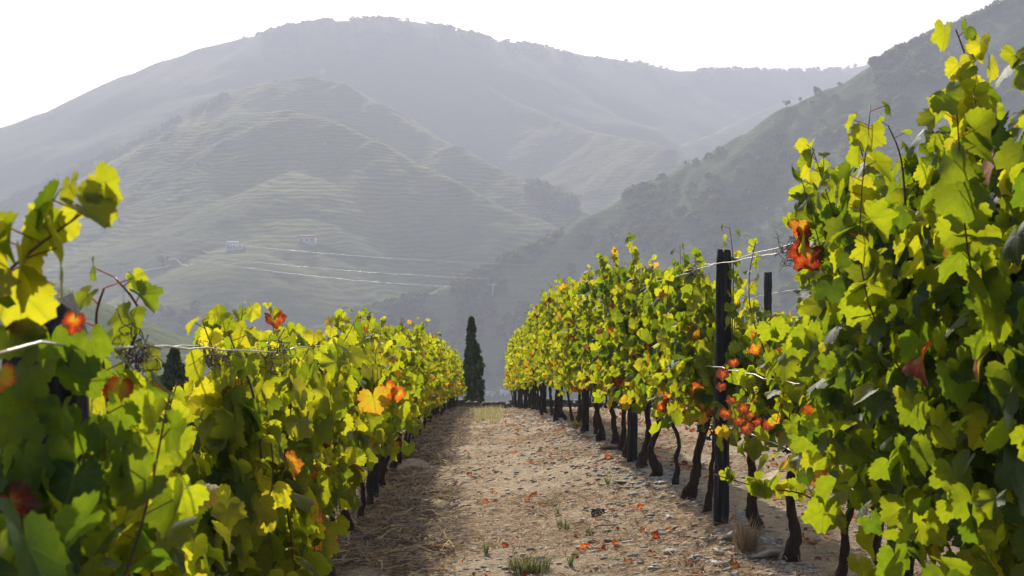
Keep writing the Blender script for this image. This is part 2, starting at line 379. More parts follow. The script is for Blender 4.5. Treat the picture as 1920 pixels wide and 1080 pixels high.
m, n, l, b = mat_new('river_water'); b.inputs['Base Color'].default_value = (0.10, 0.13, 0.14, 1); b.inputs['Roughness'].default_value = 0.12
t = noise(n, l, 0.15, 5, 0.7, n.new('ShaderNodeNewGeometry').outputs['Position']); bp = n.new('ShaderNodeBump'); bp.inputs['Distance'].default_value = 0.6; bp.inputs['Strength'].default_value = 0.5
l.new(t.outputs[0], bp.inputs['Height']); l.new(bp.outputs[0], b.inputs['Normal'])
wx_ = np.array([[-5000, -300, -48], [5000, -300, -48], [5000, 6500, -48], [-5000, 6500, -48]], float)
tag(mesh_obj('river', wx_, np.array([[0, 1, 2, 3]]), m), kind='structure')

# ---------------------------------------------------------------- leaves
def leaf_template(n_out, ring, seed):
    r_ = np.random.default_rng(seed)
    keyA = np.array([0, 14, 27, 38, 52, 68, 84, 100, 118, 138, 155, 170]); keyR = np.array([1.0, .90, .74, .84, .93, .84, .70, .74, .72, .66, .56, .22])
    keyR = keyR * (1 + r_.uniform(-.06, .06, len(keyR)))
    a = np.linspace(-168, 168, n_out)
    rr = np.interp(np.abs(a), keyA, keyR)
    if n_out > 14: rr = rr * (1 + 0.055 * np.where(np.arange(n_out) % 2, 1, -1)) 
    rr = rr * (1 + r_.uniform(-.03, .03, n_out))
    ar = np.radians(a)
    out = np.stack([np.sin(ar) * rr, np.cos(ar) * rr], -1)
    vein = np.maximum.reduce([np.clip(1 - np.abs(np.abs(a) - k) / 22, 0, 1) for k in (0, 52, 115)])
    V = [np.zeros((1, 2))]; vv = [np.array([1.0])]; ed = [np.array([0.0])]; T = []; Q = []
    if ring:
        V.append(out * 0.5); vv.append(vein); ed.append(np.full(n_out, .5))
    V.append(out); vv.append(vein); ed.append(np.full(n_out, 1.0))
    V = np.concatenate(V); vv = np.concatenate(vv); ed = np.concatenate(ed)
    for k in range(n_out - 1):
        T.append((0, 1 + k + 1, 1 + k))
        if ring: Q += [(1 + k, 1 + k + 1, 1 + n_out + k + 1), (1 + k, 1 + n_out + k + 1, 1 + n_out + k)]
    T = np.array(T + Q)
    x, y = V[:, 0], V[:, 1]
    rad = np.hypot(x, y); th = np.arctan2(x, y)
    fold, droop, wave = r_.uniform(-.15, 1.0), r_.uniform(0.0, .9), r_.uniform(.05, .2)
    z = fold * np.abs(x) ** 1.4 * 0.8 - droop * rad ** 2 * .5 + wave * np.sin(th * r_.integers(3, 6) + r_.uniform(0, 6)) * rad ** 2
    V3 = np.stack([x, y, z], -1); V3 /= 1.75   # total length about 1
    return V3, T, vv, ed
TPL = {'hero': [leaf_template(41, True, s) for s in range(12)], 'mid': [leaf_template(23, False, 50 + s) for s in range(10)], 'far': [leaf_template(11, False, 90 + s) for s in range(8)]}
def leaves(mb, pos, tip, nrm, size, tint, aut, lod='mid', g=rng):
    """pos, tip, nrm (N,3); one blade each, attached at pos, pointing to tip, facing nrm"""
    N = len(pos)
    if N == 0: return
    tip = tip / (np.linalg.norm(tip, axis=1)[:, None] + 1e-9)
    nrm = nrm - (nrm * tip).sum(1)[:, None] * tip; nrm /= np.linalg.norm(nrm, axis=1)[:, None] + 1e-9
    side = np.cross(tip, nrm)
    tp = TPL[lod]; which = g.integers(0, len(tp), N)
    for k, (V, T, vv, ed) in enumerate(tp):
        s = np.where(which == k)[0]
        if not len(s): continue
        sz = size[s][:, None]
        asp = g.uniform(.85, 1.1, len(s))[:, None, None]
        W = pos[s][:, None, :] + sz[..., None] * (V[None, :, 0:1] * asp * side[s][:, None, :] + V[None, :, 1:2] * tip[s][:, None, :] + V[None, :, 2:3] * g.uniform(.4, 1.5, len(s))[:, None, None] * nrm[s][:, None, :])
        K = len(V); F_ = (T[None] + (np.arange(len(s)) * K)[:, None, None]).reshape(-1, 3)
        col = np.empty((len(s), K, 4)); col[..., 0] = tint[s][:, None]; col[..., 1] = aut[s][:, None]; col[..., 2] = vv; col[..., 3] = ed
        mb.add(W.reshape(-1, 3), F_, None, col.reshape(-1, 4))
def aut_pick(g, n, rate):
    a = np.zeros(n); s = g.random(n) < rate; k = s.sum()
    a[s] = g.choice([.22, .30, .42, .58, .72], k, p=[.34, .24, .16, .16, .10]) * g.uniform(.85, 1.15, k)
    return a
def orient(g, n, bias=None):
    """random hanging leaf directions"""
    ph = g.uniform(0, 2 * math.pi, n)
    o_ = np.stack([np.cos(ph) * 1.15, np.sin(ph), np.zeros(n)], -1); o_ /= np.linalg.norm(o_, axis=1)[:, None]
    d_ = np.radians(np.clip(g.normal(66, 22, n), 0, 112))
    z = np.array([0, 0, 1.0])
    tip = o_ * np.cos(d_)[:, None] - z * np.sin(d_)[:, None]
    nr = o_ * np.sin(d_)[:, None] + z * np.cos(d_)[:, None]
    roll = g.normal(0, .45, n)[:, None]
    sd_ = np.cross(tip, nr)
    tip2 = tip * np.cos(roll) + sd_ * np.sin(roll)
    return tip2, nr, o_

# ---------------------------------------------------------------- vines
def make_vine(loc, total, canes_n=9, lod='mid', seed=0, low=0.45, dens=1.0, aut=0.05, width=.20, trunk_h=.72, extra=None,
              extra_leaves=None, leaf=.142, ragged=.16, grapes=0, rowdir=-.03, hidden_parts=False, length=1.0, bright=0.0):
    g = np.random.default_rng(1000 + seed)
    root = empty('grapevine', loc); base = np.array(loc, float)
    # trunk with two arms
    mb = MB(); hs = np.linspace(-.06, trunk_h, 9)
    wob = np.cumsum(g.normal(0, .016, (9, 2)), 0) + np.linspace(0, 1, 9)[:, None] * g.normal(0, .10, 2)
    wob -= wob[1]
    tp = np.stack([wob[:, 0], wob[:, 1], hs], -1)
    rads = np.array([.060, .047, .034, .028, .025, .024, .025, .029, .034]) * g.uniform(.7, 1.3)
    tube(mb, smooth_path(tp, 3), np.interp(np.linspace(0, 8, 25), np.arange(9), rads), 8 if lod != 'far' else 6, .22, g)
    top = tp[-1]
    for s in (-1, 1):
        ar = [top - [0, 0, .03], top + [0, s * .12, .05], top + [g.normal(0, .015), s * .3, .07], top + [g.normal(0, .02), s * .5 * length, .06 + g.normal(0, .02)]]
        tube(mb, smooth_path(ar, 3), np.linspace(.028, .013, 10), 6, .2, g)
    trunk = mb.build('trunk', M_bark, root, True)
    fm = MB(); pos = []; sizes = []; near_c = []
    canes = []
    for k in range(canes_n):
        u = g.uniform(-.5, .5) * length
        h0 = trunk_h + .05
        hang = g.random() < .22
        if hang:
            e = np.array([g.choice([-1, 1]) * g.uniform(.15, .32), u + g.normal(0, .25), low + g.uniform(0, .2)])
            mid = np.array([e[0] * .75, (u + e[1]) / 2, h0 + g.uniform(.1, .3)])
            pts = [np.array([top[0], u, h0]), mid, e]
        else:
            hh = total + g.normal(0, ragged)
            e = np.array([g.normal(0, width * .8), u + g.normal(0, .2), hh])
            mid = np.array([e[0] * .7 + g.normal(0, .07), u + g.normal(0, .06), (h0 + hh) / 2])
            pts = [np.array([top[0], u, h0]), mid, e]
        canes.append((smooth_path(pts, 6),   .0040, 1.0, .047 if lod != 'far' else .085))
    for ex in (extra or []):
        canes.append((smooth_path([np.array(p) - base for p in ex['pts']], 5), ex.get('r', .0048), ex.get('s', 1.0), ex.get('sp', .045)))
    for cp, rad, sc_, spc in canes:
        if lod != 'far':
            cm = MB(); tube(cm, cp, np.linspace(rad, rad * .45, len(cp)), 5, .1, g); 
            cm.build('cane', M_cane, root, True)
        seg = np.linalg.norm(np.diff(cp, axis=0), axis=1); L = seg.sum(); cum = np.concatenate([[0], np.cumsum(seg)])
        ts = np.arange(.04, L + .02, spc)
        pp = np.stack([np.interp(ts, cum, cp[:, j]) for j in range(3)], -1)
        pos.append(pp); sizes.append(np.full(len(pp), leaf * sc_) * (1 - .42 * np.clip((ts - L + .2) / .2, 0, 1)))
    pos = np.concatenate(pos); sizes = np.concatenate(sizes)
    keep = pos[:, 2] > low - .1; pos, sizes = pos[keep], sizes[keep]
    tip, nr, o_ = orient(g, len(pos))
    # petioles
    pl = g.uniform(.02, .06, len(pos))
    att = pos + o_ * pl[:, None] + np.array([0, 0, .02])
    if lod != 'far':
        a_ = pos; b_ = att
        side = np.cross(b_ - a_, np.array([0, 1.0, .3])); side /= np.linalg.norm(side, axis=1)[:, None] + 1e-9
        sd2 = np.cross(b_ - a_, side); sd2 /= np.linalg.norm(sd2, axis=1)[:, None] + 1e-9
        w_ = .0013
        vs = np.stack([a_ + side * w_, a_ - side * w_, a_ + sd2 * w_, b_ + side * w_, b_ - side * w_, b_ + sd2 * w_], 1)
        q_ = np.array([[0, 1, 4, 3], [1, 2, 5, 4], [2, 0, 3, 5]])
        fm.add(vs.reshape(-1, 3), None, (q_[None] + (np.arange(len(a_)) * 6)[:, None, None]).reshape(-1, 4), (.3, .8, 0, .4))
    # filling leaves of the side shoots
    nf = int(dens * (total - low) * length * {'hero': 230, 'mid': 230, 'far': 190}[lod])
    zz = low + (total - low) * g.beta(1.25, 1.35, nf)
    hz = np.clip((zz - low) / (total - low), 0, 1)
    # lumpy outline
    yy = g.uniform(-.56, .56, nf) * length
    topv = total - .05 + ragged * 1.3 * fbm(yy * 3 + seed, yy * 0 + 3.3, seed, 2) * 2
    botv = low + .14 * fbm(yy * 4 + seed, yy * 0 + 7.7, seed + 5, 2) * 2
    zz = botv + (topv - botv) * hz
    xx = np.clip(g.normal(0, 1, nf), -1.7, 1.7) * width * (1.0 - .35 * hz) + .07 * fbm(yy * 5 + seed, zz * 4, seed + 9, 2) * 2
    fp = np.stack([xx, yy, zz], -1)
    ft, fn, fo = orient(g, nf)
    # outer leaves face outwards
    ow = np.clip(np.abs(xx) / width - .5, 0, 1)[:, None] * np.sign(xx)[:, None] * np.array([[.8, 0, 0]])
    fn = fn + ow
    P_ = np.concatenate([att, fp]); T_ = np.concatenate([tip, ft]); N_ = np.concatenate([nr, fn])
    S_ = np.concatenate([sizes * g.uniform(.75, 1.25, len(sizes)), leaf * g.uniform(.55, 1.2, nf)])
    ti = np.clip(g.normal(.43 + bright, .25, len(P_)), 0, 1)
    au = aut_pick(g, len(P_), aut); au[(P_[:, 2] < low + .3)] = np.maximum(au[P_[:, 2] < low + .3], aut_pick(g, int((P_[:, 2] < low + .3).sum()), aut * 2.2))
    leaves(fm, P_, T_, N_, S_, ti, au, lod, g)
    for (p, tp_, nn_, s_, t_, a_) in (extra_leaves or []):
        leaves(fm, np.array([np.array(p) - base]), np.array([tp_], float), np.array([nn_], float), np.array([s_]), np.array([t_]), np.array([a_]), 'hero' if lod == 'hero' else 'mid', g)
    fm.build('foliage', M_leaf, root)
    for k in range(grapes):
        bm = MB(); c0 = np.array([g.normal(0, .10), g.uniform(-.35, .35), trunk_h + g.uniform(-.10, .05)])
        for i in range(34):
            f_ = g.random(); rr_ = .042 * (1 - .75 * f_); an = g.uniform(0, 6.28)
            c_ = c0 + np.array([math.cos(an) * rr_, math.sin(an) * rr_, -.15 * f_])
            a5 = np.arange(6) / 6 * 2 * math.pi; rr = .0085
            vs = [[0, 0, rr]] + [[math.cos(q) * rr * .87, math.sin(q) * rr * .87, rr * .5] for q in a5] + [[math.cos(q) * rr * .87, math.sin(q) * rr * .87, -rr * .5] for q in a5] + [[0, 0, -rr]]
            tr = [(0, 1 + q, 1 + (q + 1) % 6) for q in range(6)] + [(13, 7 + (q + 1) % 6, 7 + q) for q in range(6)]
            qd = [(1 + q, 7 + q, 7 + (q + 1) % 6, 1 + (q + 1) % 6) for q in range(6)]
            bm.add(np.array(vs) + c_, tr, qd)
        bm.build('grape_bunch', M_grape, root, True)
    return root

ORD = ['first', 'second', 'third', 'fourth', 'fifth']
def W(px, py, d): return tuple(P(px, py, d))
# shoots that stand out of the right-hand row, by the distance of their vine
EXR = {4: [dict(pts=[W(1850,330,4.55), W(1838,200,4.5), W(1812,110,4.5), W(1792,55,4.5)], s=.8, sp=.07), dict(pts=[W(1700,420,5.0), W(1690,300,5.0), W(1665,235,5.0)], s=.7),
           dict(pts=[W(1760,420,4.8), W(1765,300,4.8), W(1745,235,4.8)], s=.75)],
       5: [dict(pts=[W(1640,420,5.9), W(1625,320,5.9), W(1608,262,5.9)], s=.75)],
       6: [dict(pts=[W(1520,640,7.1), W(1532,430,7.1), W(1545,360,7.1), W(1580,315,7.1)], s=.75), dict(pts=[W(1570,960,6.6), W(1500,925,6.5), W(1430,915,6.4), W(1340,890,6.4)], s=.85),
           dict(pts=[W(1525,640,7.1), W(1515,480,7.1), W(1520,350,7.1)], s=.6)],
       7: [dict(pts=[W(1460,720,8.2), W(1412,600,8.2), W(1405,520,8.2), W(1418,450,8.2)], s=.62)],
       9: [dict(pts=[W(1372,640,9.5), W(1375,500,9.5), W(1368,425,9.5)], s=.6)]}
UP = (0, 0, -1)
XLR = {6: [(W(1500,420,5.9), (.5,0,-.8), (0,-1,.2), .11, .9, .42), (W(1515,472,5.9), (-.5,0,-.8), (.1,-1,.3), .16, .5, .66), (W(1505,432,5.92), (.3,0,-1), (.4,-1,.2), .10, .5, .8)]}
for k, (x_, y_) in enumerate([(1352,735),(1372,760),(1395,775),(1362,785),(1385,800),(1410,790),(1375,690),(1420,800),(1355,710),(1440,805),(1400,812)]):
    XLR.setdefault(8, []).append((W(x_, y_ - 12, 7.9), (random.uniform(-.5,.5), 0, -1), (random.uniform(-.4,.4), -1, random.uniform(0,.5)), random.uniform(.065,.10), .5, random.uniform(.86,.98)))

for px_, py_, s_, tn in [(1772,58,.12,(.8,-1,.2)),(1798,120,.10,(-.3,-1,.4)),(1806,165,.15,(.2,-1,.3)),(1838,80,.10,(-.9,-1,.2)),(1858,120,.12,(1.4,-1,.1)),(1790,190,.14,(-.4,-1,.2)),(1862,200,.13,(.6,-1,.3)),(1815,225,.15,(.1,-1,.2)),(1850,250,.14,(-.5,-1,.3)),(1800,275,.14,(.5,-1,.3))]:
    XLR.setdefault(4, []).append((W(px_, py_, 4.47), (random.uniform(-.4,.4), 0, -1), tn, s_, random.uniform(.6,.95), 0.0))
right_total = lambda d: float(np.interp(d, [0, 4.6, 6.5, 7.4, 8.2, 9.2, 10.2, 12, 14.4, 20, 26, 34, 50], [2.0, 2.0, 2.0, 1.58, 1.18, 1.22, 1.60, 1.80, 1.95, 2.10, 2.28, 2.2, 2.25]))
R_near = [1.9, 2.9, 3.9, 4.8, 5.7, 6.5, 7.25, 8.3, 9.25, 10.3, 11.2, 12.1, 13.0, 13.9, 14.9, 15.8, 16.7, 17.6, 18.6]
rlab = {1.9: 'hidden', 2.9: 'nearest'}
for i, d in enumerate(R_near):
    key = {3: 4, 4: 5, 5: 6, 7: 7, 8: 8, 9: 9}.get(i)
    lod = 'hero' if d < 8 else 'mid'
    x = float(xr(d)) + random.gauss(0, .03) + (.17 if 6.3 < d < 9.6 else (.05 if d > 9.6 else 0)); z = float(ground_z(x, d, False))
    v = make_vine((x, d, z), right_total(d), 11 if d < 7 else 9, lod, i, low=.66 if d > 5 else .5, dens=2.2 if d < 6 else 1.15 if d < 7 else (.8 if 7.9 < d < 9.5 else 1.0),
                  aut=.012 if d < 7 else .05, length=.75 if 7 < d < 9 else 1.0, width=.26 if d < 6 else (.19 if d < 7.2 else (.13 if d < 9.6 else .18)), extra=EXR.get(key), extra_leaves=XLR.get(key), grapes=2 if i in (6, 7, 9, 11, 13) else 0,
                  ragged=.12, trunk_h=.74, bright=-.14 if d < 6 else 0)
    if d < 4.4: lb = ['big leafy grapevine cut by the right edge of the picture, closest to the camera', 'big leafy grapevine at the right edge, second closest to the camera', 'big leafy grapevine just before the half hidden near post of the right row'][i]
    elif d < 9.5: lb = ['big dark leafy grapevine at right with one tall stemmed shoot rising above all', 'tall grapevine with dense leaves just left of the one with the tall shoot',
                        'tall grapevine with a low leafy shoot reaching left over the stones and orange leaves above', 'grapevine with thick dark base by the big boulder before the tall post',
                        'low topped grapevine with the wires bare above it in front of the tall dark post', 'grapevine right at the tall dark post with a cluster of red leaves'][i - 3]
    elif d < 14.3: lb = f'yellow green grapevine in the right row, {ORD[i-9]} one beyond the tall dark post'
    else: lb = f'yellow green grapevine in the right row, {ORD[i-14]} one beyond the second dark post'
    tag(v, lb, 'grapevine', 'grapevines of the right row')

# left row
EXL = {
       2: [dict(pts=[W(-120,640,2.1), W(-20,540,2.12), W(60,470,2.15), W(120,425,2.2), W(175,385,2.22), W(205,372,2.25)], s=.95, r=.003, sp=.022), dict(pts=[W(215,900,2.75), W(195,700,2.8), W(180,600,2.8), W(195,540,2.8)], s=.75), dict(pts=[W(250,900,2.9), W(235,700,3.0), W(262,590,3.0), W(215,520,3.0)], s=.8)],
       4: [dict(pts=[W(490,860,4.6), W(475,740,4.6), W(442,660,4.6), W(420,600,4.6)], s=.8)],
       8: [dict(pts=[W(640,900,7.9), W(690,800,8.0), W(725,745,8.0)], s=.85)]}
XLL = {8: [(W(700,745,7.6), (.2,0,-1), (.1,-1,.3), .19, .95, .24), (W(725,728,7.7), (.5,0,-1), (.3,-1,.1), .12, .9, .5), (W(745,735,7.7), (.2,0,-1), (.5,-1,.1), .10, .9, .42)],
       6: [(W(582,975,5.2), (-.15,0,-1), (.1,-1,.2), .15, .9, .46)],
       2: [(W(38,590,2.42), (-.3,0,-1), (1.2,-1,.1), .08, .3, .95), (W(225,725,2.8), (-.1,0,-1), (.2,-1,.2), .07, .9, .45), (W(0,700,2.3), (0,0,-1), (.2,-1,.1), .06, .9, .42),
           (W(20,940,2.2), (.4,0,-.7), (.6,-1,.6), .09, .3, .92), (W(140,600,2.42), (-.3,0,-1), (.2,-1,.3), .05, .5, .7), (W(240,900,2.5), (.3,0,-1), (.3,-1,.1), .05, .5, .6)]}
g_ = np.random.default_rng(8)
for px_, py_, d_ in [(60,690,2.35),(115,770,2.35),(30,800,2.3),(85,850,2.3),(150,880,2.4),(55,930,2.3),(120,960,2.35),(20,720,2.4),(160,700,2.5),(95,640,2.42),(150,800,2.4),(10,880,2.3),(180,940,2.4),(70,760,2.38),(130,690,2.42),(45,860,2.25),(20,620,2.4),(170,640,2.5)]:
    XLL[2].append((W(px_, py_, d_), (g_.normal(0, .4), 0, -1), (g_.normal(.1, .5), -1, g_.uniform(-.1, .6)), g_.uniform(.085, .115), g_.uniform(0, .3), 0.0))  # low tint paints the shade on these leaves before the post
left_total = lambda d: float(np.interp(d, [0, 3, 6, 10, 18, 25, 35, 50], [1.24, 1.28, 1.36, 1.44, 1.64, 1.68, 1.75, 1.85]))
L_near = [1.2, 2.05, 2.9, 3.7, 4.85, 5.6, 6.4, 7.2, 8.2, 9.1, 10.0, 10.9, 11.8, 12.9, 13.8, 14.7, 15.6, 16.5, 17.4, 18.4]
llab = ['grapevine cut by the left edge, half out of view below the arching yellow shoot', 'dark leafy grapevine at left with the arching bright shoot over the broken post',
        'grapevine close to the broken post with upright leaves lit from behind', 'grapevine with a gap beside it through which the valley shows', 'bright yellow green grapevine with a red-brown cane in front of the small cypress',
        'bright grapevine of the left row in the lower left with large lit leaves', 'grapevine of the left row whose hanging orange-brown leaf touches the low post', 'grapevine of the left row just past the low dark post at the bottom edge',
        'grapevine of the left row with the big yellow and orange leaf']
for i, d in enumerate(L_near):
    lod = 'hero' if d < 8.5 else 'mid'
    x = float(xl(d)) + random.gauss(0, .03) + (0 if d < 4 else (.03 if d < 5 else (-.02 if d < 9 else 0))); z = float(ground_z(x, d, False))
    v = make_vine((x, d, z), left_total(d) - (.20 if 3 < d < 4 else 0), (10 if not 2.5 < d < 4 else (5 if d < 3.2 else 2)), lod, 100 + i, low=(.64 if d > 6 else .36) if d > 3 else .15, dens=2.2 if d < 2.5 else (1.6 if d < 3.2 else 1.0 if d < 4 else 1.1), aut=.03 if d > 3.4 else .004, width=(.20 if d > 9 else .18 if d > 5 else .12) if d > 4 else (.20 if d < 2.5 else .11),
                  extra=EXL.get(i), extra_leaves=XLL.get(i), trunk_h=.58, ragged=.10 if d > 4 else .06, leaf=.142 if d > 2.5 else .12, length=.6 if 2.5 < d < 4 else (.7 if d < 5 and d > 4 else 1.0), grapes=1 if i in (5, 8) else 0, bright=.12 if d > 3.5 else (-.25 if d < 2.5 else .14 if d < 3.5 else .05))  # nearest vines: shade put into the leaf tint, darker than the rest
    lb = llab[i] if i < len(llab) else (f'grapevine of the left row, {ORD[i-9]} one past the vine with the yellow orange leaf' if i < 14 else f'grapevine of the left row with pale sunlit top, {ORD[min(i-14,4)]} before the upright far post') 
    if i == 19: lb = 'grapevine of the left row standing right behind the upright far post'
    tag(v, lb, 'grapevine', 'grapevines of the left row')

# far vines and the rows behind: copies of a few
protos = []
for k in range(7):
    protos.append(make_vine((0, 0, 0), 2.0, 10, 'far', 300 + k, low=.62, dens=1.25, aut=.09, width=.20, trunk_h=.74, leaf=.125, ragged=.13, bright=.05))
used = set()
def place(k, x, y, sc_, label, group, yaw=0):
    src = protos[k]
    o_ = src if k not in used else copy_tree(src); used.add(k)
    o_.location = (x, y, float(ground_z(x, y, False))); o_.scale = (1, 1, sc_); o_.rotation_euler.z = yaw
    tag(o_, label, 'grapevine', group); return o_
d = 19.5; i = 0
while d < 51.5:
    x = float(xr(d)) + random.gauss(0, .04)
    place(i % 7, x, d, right_total(d) / 2.0 * random.uniform(.95, 1.05), 'small looking far grapevine in the tight trunk line towards the end of the right row', 'far grapevines of the right row', random.choice([0, math.pi]))
    d += .93; i += 1
d = 19.3
while d < 51.5:
    x = float(xl(d)) + random.gauss(0, .04)
    place((i * 3) % 7, x, d, left_total(d) / 2.0 * random.uniform(.95, 1.05), 'small looking far grapevine of the left row running down towards the cypress', 'far grapevines of the left row', random.choice([0, math.pi]))
    d += .93; i += 1
for off, gname, lb in ((2.45, 'grapevines of the second row on the right', 'grapevine in the second row, seen only in gaps behind the right row'), ):
    d = 7.0
    while d < 50:
        x = float(xr(d)) + off + random.gauss(0, .04)
        place((i * 2) % 7, x, d, random.uniform(.74, .82) if d < 26 else random.uniform(.9, 1.0), lb, gname, random.choice([0, math.pi]))
        d += .98; i += 1

# ---------------------------------------------------------------- posts
def make_post(x, y, h, w, seed, broken=False, dp=None):
    g = np.random.default_rng(500 + seed); m_ = 26; k = 12; dp = dp or w * .8
    zz = np.concatenate([[-.25], np.linspace(-.02, h, m_ - 1)])
    a = np.arange(k) / k * 2 * math.pi
    cx = np.sign(np.cos(a)) * np.abs(np.cos(a)) ** .5 * w / 2; cy = np.sign(np.sin(a)) * np.abs(np.sin(a)) ** .5 * dp / 2
    V = []
    for q, z in enumerate(zz):
        s = 1 + .05 * g.normal() * .5
        lean = z * .01
        j = 1 + g.normal(0, .03, k)
        V.append(np.stack([cx * s * j + lean, cy * s * j, np.full(k, z)], -1))
    V = np.array(V)
    if broken:
        V[-1, :, 2] += .022 * np.sin(a * 2 + 1.0) - .02 * np.cos(a) + g.normal(0, .008, k)
        V[-1, :, :2] *= .62; V[-2, :, :2] *= .9
    else:
        V[-1, :, 2] += g.normal(0, .006, k); V[-1, :, :2] *= .93
    i_ = np.arange(m_ - 1)[:, None]; j_ = np.arange(k)[None, :]
    q_ = np.stack([i_ * k + j_, i_ * k + (j_ + 1) % k, (i_ + 1) * k + (j_ + 1) % k, (i_ + 1) * k + j_], -1).reshape(-1, 4)
    vv = np.concatenate([V.reshape(-1, 3), [[0, 0, h - (.03 if broken else .004)]]])
    tr = [(m_ * k, (m_ - 1) * k + q, (m_ - 1) * k + (q + 1) % k) for q in range(k)]
    o_ = mesh_obj('vineyard_post', vv, [np.array(tr), q_], M_post); o_.location = (x, y, float(ground_z(x, y, False)))
    return o_
RP = [4.6, 9.6, 14.4, 19.6, 24.7, 29.8, 35, 40, 45, 50]
for k, d in enumerate(RP):
    h = 1.90 if k < 3 else 1.85
    o_ = make_post(float(xr(d)), d, h, .105, k)
    tag(o_, ['dark weathered post nearly buried in leaves at the right edge', 'tall dark wooden post standing clear of the leaves with wires at its head',
             'broad dark post of the right row, only its lower half bare below the leaves', 'dark post of the right row farther along, third from the tall clear one backwards'][k] if k < 3 else 'far dark post hidden in the leaves of the right row',
        'post', 'posts of the right row')
LP_ = [2.57, 7.56, 12.56, 17.6, 22.8, 28, 33, 38, 43, 49]
for k, d in enumerate(LP_):
    h = [1.52, 1.42, 1.45, 1.5][k] if k < 4 else 1.55
    o_ = make_post(float(xl(d)), d, h, .145 if k == 0 else .105, 20 + k, broken=(k == 0), dp=.13 if k == 0 else None)
    tag(o_, ['thick old post with a broken ragged top at the left edge', 'short dark post meeting the bottom edge under the orange-brown leaf', 'dark post of the left row half hidden by lit leaves',
             'upright dark post at the end of the left row where trunks open to the lane'][k] if k < 4 else 'far dark post within the leaves of the left row', 'post', 'posts of the left row')
for k, d in enumerate([8.3, 13.5, 18.8, 24, 29, 34, 39, 44]):
    x = float(xr(d)) + 2.45 if k != 2 else P(1437, 0, 18.8)[0]
    o_ = make_post(x, d, 2.17 if k == 2 else 1.75, .105, 40 + k)
    tag(o_, 'dark post head rising behind the right row, from the second row' if k == 2 else 'post of the second row hidden behind the right row', 'post', 'posts of the second row')

# ---------------------------------------------------------------- wires
def wire(fn, d0, d1, z_off, rad, label, posts, dx=0.0, sag=.02, seed=0):
    g = np.random.default_rng(seed); ds = np.arange(d0, d1, .25)
    pz = [p for p in posts]
    pts = []
    for d_ in ds:
        x = float(fn(d_)) + dx
        z = float(ground_z(x, d_, False)) + z_off(d_)
        nearest = sorted(abs(d_ - p) for p in pz)[0]
        z -= sag * min(nearest / 2.5, 1) ** .8
        pts.append([x + g.normal(0, .004), d_, z + g.normal(0, .005)])
    mb = MB(); tube(mb, np.array(pts), rad, 5)
    o_ = mb.build('trellis_wire', M_wire, None, True); tag(o_, label, 'wire', 'trellis wires'); return o_
xr2 = lambda d: xr(d) + 2.45
wire(xr, 1, 51, lambda d: 1.81, .0032, 'upper strand of bright wire at the head of the tall dark post, right row', RP, -.06, .03, 1)
wire(xr, 1, 51, lambda d: 1.84, .0028, 'second top strand of bright wire behind the tall dark post, right row', RP, .06, .015, 2)
wire(xr, 1, 51, lambda d: 1.12, .0030, 'wire through the middle of the leaves of the right row', RP, -.058, .03, 3)
wire(xr, 1, 51, lambda d: .72, .0030, 'lowest wire of the right row carrying the vine arms', RP, .0, .02, 4)
wire(xl, .8, 51, lambda d: np.interp(d, [0, 3, 10], [1.43, 1.42, 1.36]), .0026, 'twisted bright wire across the broken post of the left row', LP_, .085, .03, 5)
wire(xl, .8, 51, lambda d: np.interp(d, [0, 3, 10], [1.435, 1.43, 1.38]), .0026, 'thinner top wire on the far side of the broken post', LP_, -.08, .01, 6)
wire(xl, .8, 51, lambda d: .60, .0028, 'lowest wire of the left row carrying the vine arms', LP_, .0, .02, 7)
wire(xr2, 6, 51, lambda d: 1.90, .0028, 'top wire of the second row at the dark post head behind', [8.3, 13.5, 18.8, 24], 0, .02, 8)
# dry tangles of tendril left on the top wires
def tangle(p, s, label, seed):
    g = np.random.default_rng(seed); mb = MB()
    for k in range(16):
        q = np.cumsum(g.normal(0, .012 * s, (12, 3)), 0); q[:, 1] *= 1.6; q -= q.mean(0); q += g.normal(0, .02 * s, 3) * [1, 3, 1]
        tube(mb, smooth_path(q, 2), .0013 * s ** .5, 4)
    o_ = mb.build('dry_tendril_tangle', M_tendril); o_.location = p; tag(o_, label, 'tendrils', 'dry tendril tangles on the wires')
def onwire(fn, d, zo, dx): x = float(fn(d)) + dx; return (x, d, float(ground_z(x, d, False)) + zo)
tangle(onwire(xl, 2.95, 1.40, .085), 1.0, 'dark dry tendril tangle on the wire just past the broken post', 1)
tangle(onwire(xl, 3.9, 1.37, .085), .8, 'small dry tendril tangle hanging on the bare wire over the valley gap', 2)
tangle(onwire(xl, 5.2, 1.36, .085), 1.2, 'dry tendril tangle on the wire in the lit leaves of the left row', 3)
tangle(onwire(xr, 7.3, 1.79, -.06), 1.5, 'grey dry tendril tangle on the wire below the orange leaves', 4)
tangle(onwire(xr, 10.3, 1.80, -.06), 1.6, 'dry tendril tangle trailing left of the head of the tall post', 5)

